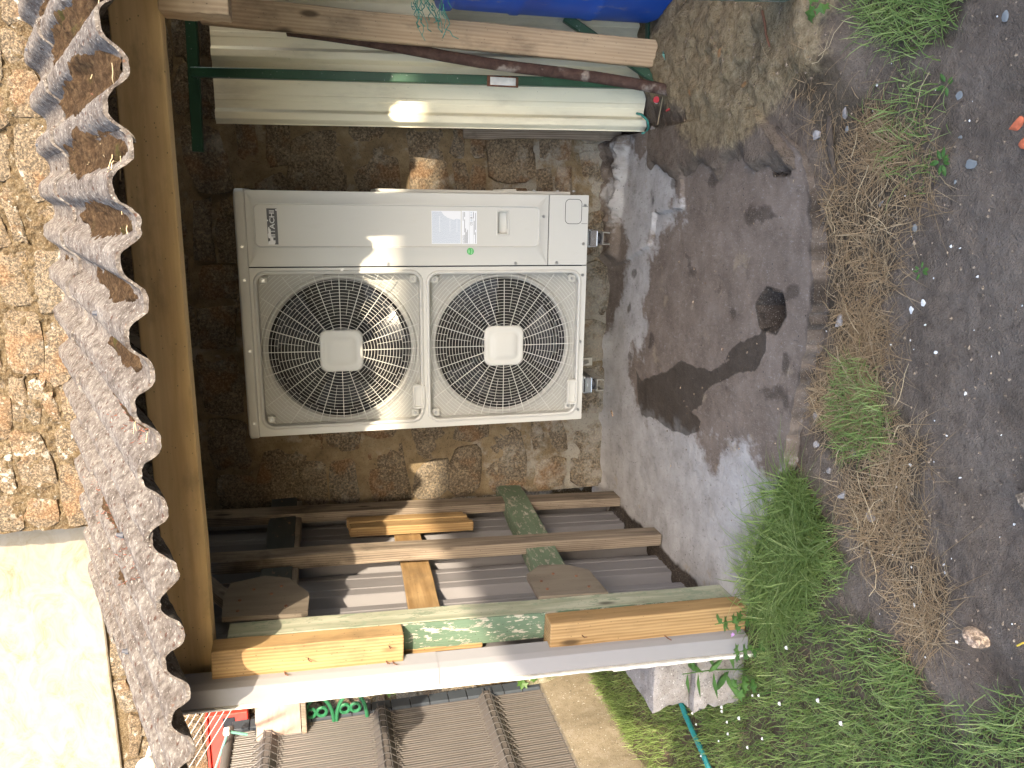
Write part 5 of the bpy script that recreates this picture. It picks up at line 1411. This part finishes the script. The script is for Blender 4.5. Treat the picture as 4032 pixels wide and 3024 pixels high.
# ================================================================== grass
def blades(name, pts, lmin, lmax, wmin, wmax, lean_lo, lean_hi, mat, seed, flat=0.0, bias=None, bias_amt=0.0):
    r_ = np.random.default_rng(seed); n = len(pts)
    P = np.asarray(pts); L = r_.uniform(lmin, lmax, n) * r_.uniform(0.6, 1.2, n); Wd = r_.uniform(wmin, wmax, n)
    a = r_.uniform(0, 2 * np.pi, n)
    D = np.stack([np.cos(a), np.sin(a), np.zeros(n)], 1)
    if bias is not None:
        D = D * (1 - bias_amt) + np.array(bias)[None, :] * bias_amt; D /= np.linalg.norm(D, axis=1, keepdims=True)
    Sd = np.stack([-D[:, 1], D[:, 0], np.zeros(n)], 1)
    ln_ = r_.uniform(lean_lo, lean_hi, n)
    tw_ = r_.uniform(-0.6, 0.6, n)
    V = []
    for t, wf in ((0, 1.0), (0.4, 0.9), (0.75, 0.6), (1.0, 0.0)):
        h = (t - 0.55 * np.clip(ln_, 0, 1.4) * t * t) * (1 - flat * 0.75)
        c = P + D * (L * ln_ * t ** 1.6)[:, None] + Sd * (L * tw_ * 0.25 * t * t)[:, None]
        c[:, 2] += L * h
        c[:, 2] = np.maximum(c[:, 2], P[:, 2] + 0.003)
        if wf > 0:
            V.append(c - Sd * (Wd * wf / 2)[:, None]); V.append(c + Sd * (Wd * wf / 2)[:, None])
        else: V.append(c)
    verts = np.stack(V, 1).reshape(-1, 3)
    base = np.arange(n)[:, None] * 7
    q1 = base + np.array([0, 1, 3, 2]); q2 = base + np.array([2, 3, 5, 4]); t3 = base + np.array([4, 5, 6])
    loops = np.concatenate([q1, q2, t3], 1).ravel()
    starts = (np.arange(n)[:, None] * 11 + np.array([0, 4, 8])).ravel(); tot = np.tile([4, 4, 3], n)
    me = bpy.data.meshes.new(name)
    me.vertices.add(len(verts)); me.vertices.foreach_set('co', verts.ravel().astype(np.float32))
    me.loops.add(len(loops)); me.loops.foreach_set('vertex_index', loops.astype(np.int32))
    me.polygons.add(len(starts)); me.polygons.foreach_set('loop_start', starts.astype(np.int32)); me.polygons.foreach_set('loop_total', tot.astype(np.int32))
    me.update(calc_edges=True); me.validate()
    hue = np.clip(0.55 * r_.random(n) + 0.45 * fbm(P[:, 0], P[:, 1], 7, seed) + r_.normal(0, 0.08, n), 0, 1)
    set_attr(me, 'rnd', np.repeat(hue, 7))
    o = place(name, me, mat, None, (0, 0, 0))
    return o
def scatter(n, box, mask, seed, clump=0.0):
    r_ = np.random.default_rng(seed)
    x = r_.uniform(box[0], box[1], n); y = r_.uniform(box[2], box[3], n)
    k = r_.random(n) < mask(x, y)
    x, y = x[k], y[k]
    free = ~((x > -0.60) & (x < 1.2) & (y > edge_y(x) + 0.015)) & ~((x < -1.645) & (y > -1.3)) & ~((x > -0.88) & (x < -0.61) & (y > -0.86) & (y < -0.48)) & ~((x > -0.64) & (x < -0.42) & (y > -0.95))
    x, y = x[free], y[free]
    return np.stack([x, y, ground_z(x, y) - 0.004], 1)
lawn = lambda x, y: sstep(-0.02, 0.07, poly_sd(x, y, GREEN_L) + 0.14 * (fbm(x, y, 7, 41) - 0.5)) * np.clip(0.25 + 1.5 * (fbm(x, y, 5, 43) - 0.25), 0, 1)
g1 = blades('lawn_grass', scatter(100000, (-1.72, 0.12, -2.15, 0.62), lawn, 1), 0.035, 0.085, 0.0018, 0.0036, 0.3, 1.1, M['grass'], 11)
tag(g1, 'green lawn grass left of the slab and shed', 'grass', kind='stuff')
TALL = [(-0.23, -0.88), (-0.04, -0.97), (0.09, -1.05), (0.08, -1.13), (-0.02, -1.2), (-0.12, -1.24), (-0.3, -1.15), (-0.46, -1.05), (-0.5, -0.9)]
g2 = blades('tall_grass', scatter(11000, (-0.6, 0.15, -1.3, -0.8), lambda x, y: sstep(-0.03, 0.04, poly_sd(x, y, TALL)), 2), 0.09, 0.19, 0.0025, 0.0048, 0.5, 1.3, M['grass'], 12, bias=(0.35, -0.8, 0), bias_amt=0.35)
tag(g2, 'taller bright green grass tufts at the slab corner', 'grass', kind='stuff')
patch_m = lambda x, y: np.maximum.reduce([sstep(-0.02, 0.05, poly_sd(x, y, GREEN_M) + 0.08 * (fbm(x, y, 9, 45) - 0.5)), sstep(-0.02, 0.05, poly_sd(x, y, GREEN_R) + 0.06 * (fbm(x, y, 9, 46) - 0.5)), 0.28 * sstep(-0.02, 0.06, poly_sd(x, y, GREEN_RM) + 0.1 * (fbm(x, y, 9, 47) - 0.5)) * (fbm(x, y, 14, 48) > 0.45)])
g3 = blades('grass_patch', scatter(15000, (0.15, 1.65, -1.65, -1.05), patch_m, 3), 0.03, 0.085, 0.0018, 0.0036, 0.3, 1.2, M['grass'], 13)
tag(g3, 'patchy green grass in front of the slab', 'grass', kind='stuff')
dm2 = lambda x, y: dry_mask(x, y) * np.clip(0.1 + 2.2 * (fbm(x, y, 9, 49) - 0.35), 0, 1) * (1 - 0.75 * sstep(0.85, 1.1, x) * sstep(-1.22, -1.1, y))
d1 = blades('dry_grass', scatter(46000, (-0.3, 1.4, -1.72, -0.78), dm2, 4), 0.04, 0.13, 0.0010, 0.0024, 0.7, 1.5, M['straw'], 14, flat=0.7)
tag(d1, 'matted dry straw-coloured grass along the front of the slab', 'dry grass', kind='stuff')
d2 = blades('thatch', scatter(9000, (-1.5, 0.1, -2.1, 0.3), lawn, 5), 0.03, 0.07, 0.0010, 0.0022, 0.7, 1.5, M['straw'], 15, flat=0.75)
tag(d2, 'scattered dry stalks between the lawn grass', 'dry grass', kind='stuff')
# loose long straws
st = MB()
for i in range(60):
    x = random.uniform(-0.1, 1.35); y = random.uniform(-1.5, -0.85)
    if float(dry_mask(np.array([x]), np.array([y]))[0]) < 0.3 or (x < 1.2 and y > float(edge_y(x)) - 0.01): continue
    st.tube(wiggle((x, y, float(ground_z(x, y)) + 0.012), random.uniform(0.06, 0.17), random.uniform(0, 6.28), n=4, seed=700 + i, up=0.28), 0.0009, 4)
so = obj('loose_straw', st, M['twig'], None, (0.5, -1.2, -0.05))
tag(so, 'loose pale straws and roots on the dry grass strip', 'straw', kind='stuff')

# gravel crumbs over the bare soil and slab
gv = MB()
def crumb(mb, x, y, z, s, rr):
    vs = []
    for d in ((1, 0, 0), (-1, 0, 0), (0, 1, 0), (0, -1, 0), (0, 0, 1), (0, 0, -0.5)):
        q = s * rr.uniform(0.6, 1.3); vs.append((x + d[0] * q + rr.uniform(-.3, .3) * s, y + d[1] * q + rr.uniform(-.3, .3) * s, z + d[2] * q * 0.7))
    mb.add(vs, [(0, 2, 4), (2, 1, 4), (1, 3, 4), (3, 0, 4), (2, 0, 5), (1, 2, 5), (3, 1, 5), (0, 3, 5)])
rr = random.Random(5)
gw = MB(); gs_ = MB()
for i in range(2600):
    x = rr.uniform(-0.3, 1.65); y = rr.uniform(-2.1, -0.2)
    if x < 1.2 and y > float(edge_y(x)):
        if rr.random() > 0.12: continue
        z = float(slab_z(np.array([x]), np.array([y]))[0])
    else: z = float(ground_z(x, y))
    crumb(gv, x, y, z, rr.choice((0.0018, 0.0025, 0.0035, 0.005)) * rr.uniform(0.7, 1.3), rr)
for i in range(80):
    x = rr.uniform(-0.3, 1.5); y = rr.uniform(-2.05, -1.0)
    if x < 1.2 and y > float(edge_y(x)): continue
    crumb(gw, x, y, float(ground_z(x, y)) + 0.001, rr.uniform(0.0015, 0.0042), rr)
o = obj('gravel', gv, M['pebble_brown'], None, (0.6, -1.5, -0.05)); tag(o, 'small brown clods and grit on the bare soil', 'gravel', kind='stuff')
o = obj('white_grit', gw, M['white_bit'], None, (0.6, -1.5, -0.05)); tag(o, 'tiny white crumbs scattered on the dark soil', 'grit', kind='stuff')

# ---- larger single pieces on the ground
def rock(name, x, y, s, sz, mat, label, cat, seed, group=None, sink=0.25, z=None, flat=False, stretch=1.3):
    bm = bmesh.new(); bmesh.ops.create_icosphere(bm, subdivisions=3 if not flat else 2, radius=1.0)
    r3 = random.Random(seed)
    planes = [(Vector((r3.gauss(0, 1), r3.gauss(0, 1), r3.gauss(0, 1))).normalized(), r3.uniform(0.42, 0.8)) for _ in range(11)]
    for v in bm.verts:
        for nrm, d in planes:
            e = v.co.dot(nrm) - d
            if e > 0: v.co -= nrm * e
        v.co.x *= s * stretch; v.co.y *= s; v.co.z *= sz
    bmesh.ops.rotate(bm, verts=bm.verts, cent=(0, 0, 0), matrix=Matrix.Rotation(r3.uniform(0, 6.28), 3, 'Z') @ Matrix.Rotation(r3.uniform(-.25, .25), 3, 'X'))
    me = bpy.data.meshes.new(name); bm.to_mesh(me); bm.free()
    z0 = (float(ground_z(x, y)) if z is None else z) + sz * (1 - 2 * sink)
    o = place(name, me, mat, None, (x, y, z0))
    return tag(o, label, cat, group)
rock('garden_stone', -0.045, -1.785, 0.026, 0.024, M['pebble'], 'pinkish angular stone on the bare soil', 'stone', 1)
rock('brown_stone', 0.305, -1.84, 0.030, 0.018, M['pebble_brown'], 'brown half-buried stone in a hollow of the bare soil', 'stone', 2)
rock('brick_fragment', 1.093, -1.668, 0.016, 0.006, M['brick_bit'], 'orange brick fragment on bare soil, the farther of two', 'brick piece', 3)
rock('brick_fragment', 1.062, -1.705, 0.020, 0.007, M['brick_bit'], 'orange brick fragment on bare soil, nearest the picture edge', 'brick piece', 4)
GSN = ['small grey stone at the slab edge nearest the green tuft', 'grey stone at the slab edge beside the dry grass', 'grey stone lying in the middle of the green grass patch', 'grey stone at the near side of the green grass patch', 'largest grey stone, in dry grass right by the slab edge', 'grey stone between the slab corner and the green patch', 'smallest grey stone, by the slab corner', 'grey stone in dry grass nearest the tall grass', 'grey stone beside the dark half-buried root', 'grey stone in dark soil below the corner post']
SLN = ['slate shard beside the small leafy weed at the grass edge', 'largest slate shard on the bare soil, beside the leafy weed rosette', 'slate shard on bare soil in the far right corner', 'tiny slate shard between two leafy weeds', 'tiny slate shard in front of the weed rosette', 'slate shard in the dry grass beside the dark root', 'slate shard at the edge of dry grass and bare soil', 'slate shard in the middle of the dry grass']
for i, (x, y, s) in enumerate(((1.17, -1.50, 0.010), (1.02, -1.57, 0.015), (1.32, -1.60, 0.010), (1.08, -1.52, 0.007), (0.98, -1.53, 0.006), (1.13, -1.12, 0.008), (0.87, -1.42, 0.009), (0.93, -1.29, 0.010))):
    rock('slate_shard', x, y, s, 0.003, M['slate_bit'], SLN[i], 'slate', 20 + i, 'slate shards on the soil', sink=0.1, flat=True)
for i, (x, y) in enumerate(((0.67, -1.44), (0.69, -1.48), (0.64, -1.5), (0.58, -1.54), (0.83, -1.57), (0.77, -1.63), (0.5, -1.64), (0.3, -1.66), (0.24, -1.80), (-0.07, -1.59), (-0.09, -1.73), (0.15, -1.43), (0.28, -1.51), (0.57, -1.39), (1.03, -1.50))):
    rock('plaster_chip', x, y, (0.009 if i < 2 else random.uniform(0.0025, 0.0055)), 0.004, M['white_bit'], 'white plaster chip on the dark soil', 'plaster chip', 60 + i, 'white plaster chips on the soil')
for i, (x, y, s) in enumerate(((0.22, -1.14, 0.012), (0.30, -1.11, 0.014), (0.245, -1.30, 0.013), (0.42, -1.33, 0.011), (0.60, -1.18, 0.018), (0.11, -1.28, 0.016), (0.16, -1.21, 0.010), (0.10, -1.40, 0.017), (1.12, -1.02, 0.014), (1.17, -1.12, 0.016))):
    rock('grey_stone', x, y, s, s * 0.6, M['block'], GSN[i], 'stone', 90 + i, 'small grey stones in the dry grass')
for i, (x, y, s) in enumerate(((0.415, -0.62, 0.006), (0.68, -0.36, 0.006), (0.635, -0.455, 0.0045), (-0.10, 0.40, 0.016), (0.20, -0.31, 0.004))):
    rock('slab_chip', x, y, s, s * 0.5, M['pebble'], ['pale chip on the slab near the neck of the wet stain', 'larger pale chip on the brown middle of the slab', 'smaller pale chip on the brown middle of the slab', 'round tan stone on the slab at the wall base', 'tiny chip inside the wet stain'][i], 'chip', 120 + i, 'pale chips on the slab', z=0.001)
fl = rock('cement_lump', 1.21, 0.07, 0.045, 0.012, M['block'], 'flat grey cement lump at the foot of the cream sheet', 'cement', 160, z=0.0)
cp = thing('bottle_cap', 'red and white plastic bottle cap at the foot of the rusty pipe', 'bottle cap', (1.336, 0.035, 0.0))
obj('cap_top', MB().tube([(1.336, 0.035, 0.018), (1.336, 0.028, 0.024)], 0.013, 14), M['red_bit'], cp)
obj('cap_ring', MB().tube([(1.336, 0.041, 0.013), (1.336, 0.036, 0.0175)], 0.0145, 14), M['white_bit'], cp)
o = obj('red_scrap', MB().tube([(1.29, -0.095, 0.012), (1.285, -0.055, 0.014)], [0.006, 0.004], 6), M['red_bit'], None); tag(o, 'thin red plastic scrap beside the bamboo cane', 'scrap')
o = obj('bamboo_cane', MB().tube([(1.342, -0.022, 0.018), (1.24, 0.028, 0.012)], 0.0028, 6), M['twig'], None); tag(o, 'short thin cane lying across the slab near the rusty pipe', 'cane')
o = obj('teal_scrap', MB().tube([(1.50, -0.085, 0.055), (1.485, -0.10, 0.06), (1.475, -0.095, 0.05), (1.465, -0.105, 0.055)], [0.002, 0.006, 0.005, 0.001], 5), M['strut'], None); tag(o, 'pale turquoise plastic scrap on the sandy soil', 'scrap')
o = obj('dead_root', MB().tube([(1.485, -0.84, 0.085), (1.45, -0.845, 0.075), (1.42, -0.835, 0.062), (1.385, -0.842, 0.05)], [0.004, 0.004, 0.0035, 0.003], 6), M['rust_plain'], None); tag(o, 'dark root poking out of the sandy soil by the corner post', 'root')
lm = mesh_of('dead_leaf', leaf_mesh(0.035, 0.022))
for i, (x, y) in enumerate(((1.295, -0.735), (1.33, -0.33), (1.40, -0.55))):
    tag(place('dead_leaf', lm, M['dead_leaf'], None, (x, y, float(ground_z(x, y)) + 0.012), (0.2, 0.3, i * 2.1)), ['curled brown dead leaf on the sandy soil nearest the grass', 'curled brown dead leaf on the sandy soil near the pipe foot', 'curled brown dead leaf in the middle of the sandy soil'][i], 'leaf', 'dead leaves on the sandy soil')
o = obj('yellow_straw', MB().tube([(-0.005, -1.885, -0.045), (0.012, -1.90, -0.042)], 0.0022, 6), M['pollen'], None); tag(o, 'tiny yellow plastic stick on the bare soil', 'stick')
o = obj('root_log', MB().tube([(1.19, -1.05, -0.03), (1.13, -1.075, -0.02), (1.06, -1.09, -0.024), (1.0, -1.10, -0.04)], [0.004, 0.010, 0.009, 0.004], 8), M['root'], None, smooth=True); tag(o, 'dark half-buried root in the dry grass', 'root')

# ---- weeds and flowers
wl = mesh_of('leaf', leaf_mesh(0.055, 0.026)); wl2 = mesh_of('leaf', leaf_mesh(0.045, 0.05, True)); wl3 = mesh_of('leaf', leaf_mesh(0.11, 0.03))
def rosette(name, x, y, n, me, lo, hi, label, seed, z=None, up=0.5, group=None):
    r3 = random.Random(seed); z = float(ground_z(x, y)) if z is None else z
    t = thing(name, label, 'weed', (x, y, z), group)
    for i in range(n):
        a = 6.28 * i / n + r3.uniform(-.4, .4); d = Vector((math.cos(a), math.sin(a), r3.uniform(0.1, up)))
        e = d.to_track_quat('Y', 'Z').to_euler(); s = r3.uniform(lo, hi)
        o = place('leaf', me, M['leaf'], t, (x + 0.006 * d.x, y + 0.006 * d.y, z + 0.012), e); o.scale = (s, s, s)
    return t
rosette('broadleaf_weed', 1.025, -1.495, 9, wl, 0.35, 0.6, 'low leafy weed rosette on bare soil in front of the slab', 1)
rosette('broadleaf_weed', 1.20, -1.47, 7, wl, 0.3, 0.5, 'small leafy weed beside a slate shard', 2)
rosette('broadleaf_weed', 0.77, -1.47, 6, wl, 0.25, 0.45, 'small round-leaved weed on the bare soil edge', 3)
def tall_weed(x, y, h, n, me, lo, hi, label, seed, lean=(0, 0)):
    r3 = random.Random(seed); z = float(ground_z(x, y))
    t = thing('leafy_weed', label, 'weed', (x, y, z))
    top = Vector((x + lean[0], y + lean[1], z + h))
    obj('stem', MB().tube([(x, y, z), Vector((x, y, z)).lerp(top, 0.5) + Vector((0.01, 0, 0.01)), top], [0.003, 0.0025, 0.0015], 6), M['leaf'], t)
    for i in range(n):
        k = 0.25 + 0.75 * i / n; p = Vector((x, y, z)).lerp(top, k); a = i * 2.4 + r3.uniform(-.4, .4)
        d = Vector((math.cos(a), math.sin(a), r3.uniform(-0.1, 0.6))); e = d.to_track_quat('Y', 'Z').to_euler(); s = r3.uniform(lo, hi)
        o = place('leaf', me, M['leaf'], t, p, e); o.scale = (s, s, s)
    return t
tall_weed(-0.70, -0.905, 0.27, 10, wl3, 0.7, 1.1, 'tall weed with long lance leaves in front of the concrete blocks', 5, (0.02, 0))
tall_weed(-0.47, -0.965, 0.20, 9, wl2, 0.6, 1.0, 'lobed-leaf weed at the foot of the timber post block', 6, (0.015, -0.01))
tall_weed(-0.56, -1.0, 0.13, 8, wl2, 0.6, 1.0, 'short lobed weed in the tall grass below the post block', 7)
tall_weed(-0.70, -0.99, 0.12, 9, wl2, 0.7, 1.1, 'lobed-leaf weed in the grass below the blocks', 8)
iv2 = thing('ivy_sprig', 'dark ivy sprig at the foot of the corner post', 'ivy', (1.47, -1.05, 0.0))
clamp_leaf(iv2, ivm, M['ivy'], (1.46, -1.06, 0.03), (0.035, 0.03, 0.012), 12, 0.6, 1.0, 9, facing=(0, -0.5, 1))
# mauve flower
mf = thing('mauve_flower', 'single mauve five-petalled flower in front of the post block', 'flower', (-0.50, -0.97, 0.085))
pm = mesh_of('petal', leaf_mesh(0.009, 0.008))
for i in range(5):
    a = 6.28 * i / 5; d = Vector((math.cos(a), -0.3, math.sin(a))); place('petal', pm, M['petal_mauve'], mf, (-0.502, -0.975, 0.085), d.to_track_quat('Y', 'Z').to_euler())
obj('stem', MB().tube([(-0.50, -0.97, -0.03), (-0.505, -0.972, 0.04), (-0.502, -0.974, 0.084)], 0.001, 5), M['leaf'], mf)
# white clover-like flowers
fh = MB()
for i in range(22):
    a = i * 2.4; k = i / 22; th = 1.5 * k
    d = Vector((math.cos(a) * math.sin(th + .2), math.sin(a) * math.sin(th + .2), math.cos(th + .2)))
    fh.tube([d * 0.002, d * 0.0085], [0.0018, 0.0010], 4)
fhm = mesh_of('flower_head', fh)
fst = mesh_of('stem', MB().tube([(0, 0, -0.09), (0.004, 0, -0.04), (0, 0, 0)], 0.0009, 4))
FL = [(-0.967, -0.737), (-1.006, -0.707), (-0.85, -0.891), (-0.872, -0.885), (-1.019, -0.755), (-0.889, -0.924), (-0.919, -0.947), (-1.114, -0.812), (-0.887, -1.062), (-0.666, -1.09), (-0.679, -1.069), (-0.803, -1.128), (-0.817, -1.0), (-0.975, -0.91), (-0.414, -1.21), (-0.613, -1.208), (-0.476, -1.386), (-0.489, -1.475), ]
for i, (x, y) in enumerate(FL):
    z = float(ground_z(x, y)) + 0.08 + 0.015 * random.random()
    t = thing('white_flower', 'small white clover flower in the lawn left of the shed', 'flower', (x, y, z), 'white flowers in the lawn')
    o = place('flower_head', fhm, M['petal'], t, (x, y, z)); s = random.uniform(0.45, 0.8); o.scale = (s, s, s)
    place('stem', fst, M['leaf'], t, (x, y, z))
# lamp globe on the rendered house
lp = thing('wall_lamp', 'white globe lamp on the far house wall under the render', 'lamp', (-1.80, 0.5, 2.30))
gl = bmesh.new(); bmesh.ops.create_uvsphere(gl, u_segments=24, v_segments=14, radius=0.05)
me = bpy.data.meshes.new('globe'); gl.to_mesh(me); gl.free(); me.polygons.foreach_set('use_smooth', [True] * len(me.polygons))
place('globe', me, M['lamp'], lp, (-1.81, 0.50, 2.325))
obj('arm', MB().tube([(-1.81, 0.50, 2.325), (-1.81, YH + 0.0, 2.325)], 0.02, 12), M['lamp'], lp, smooth=True)
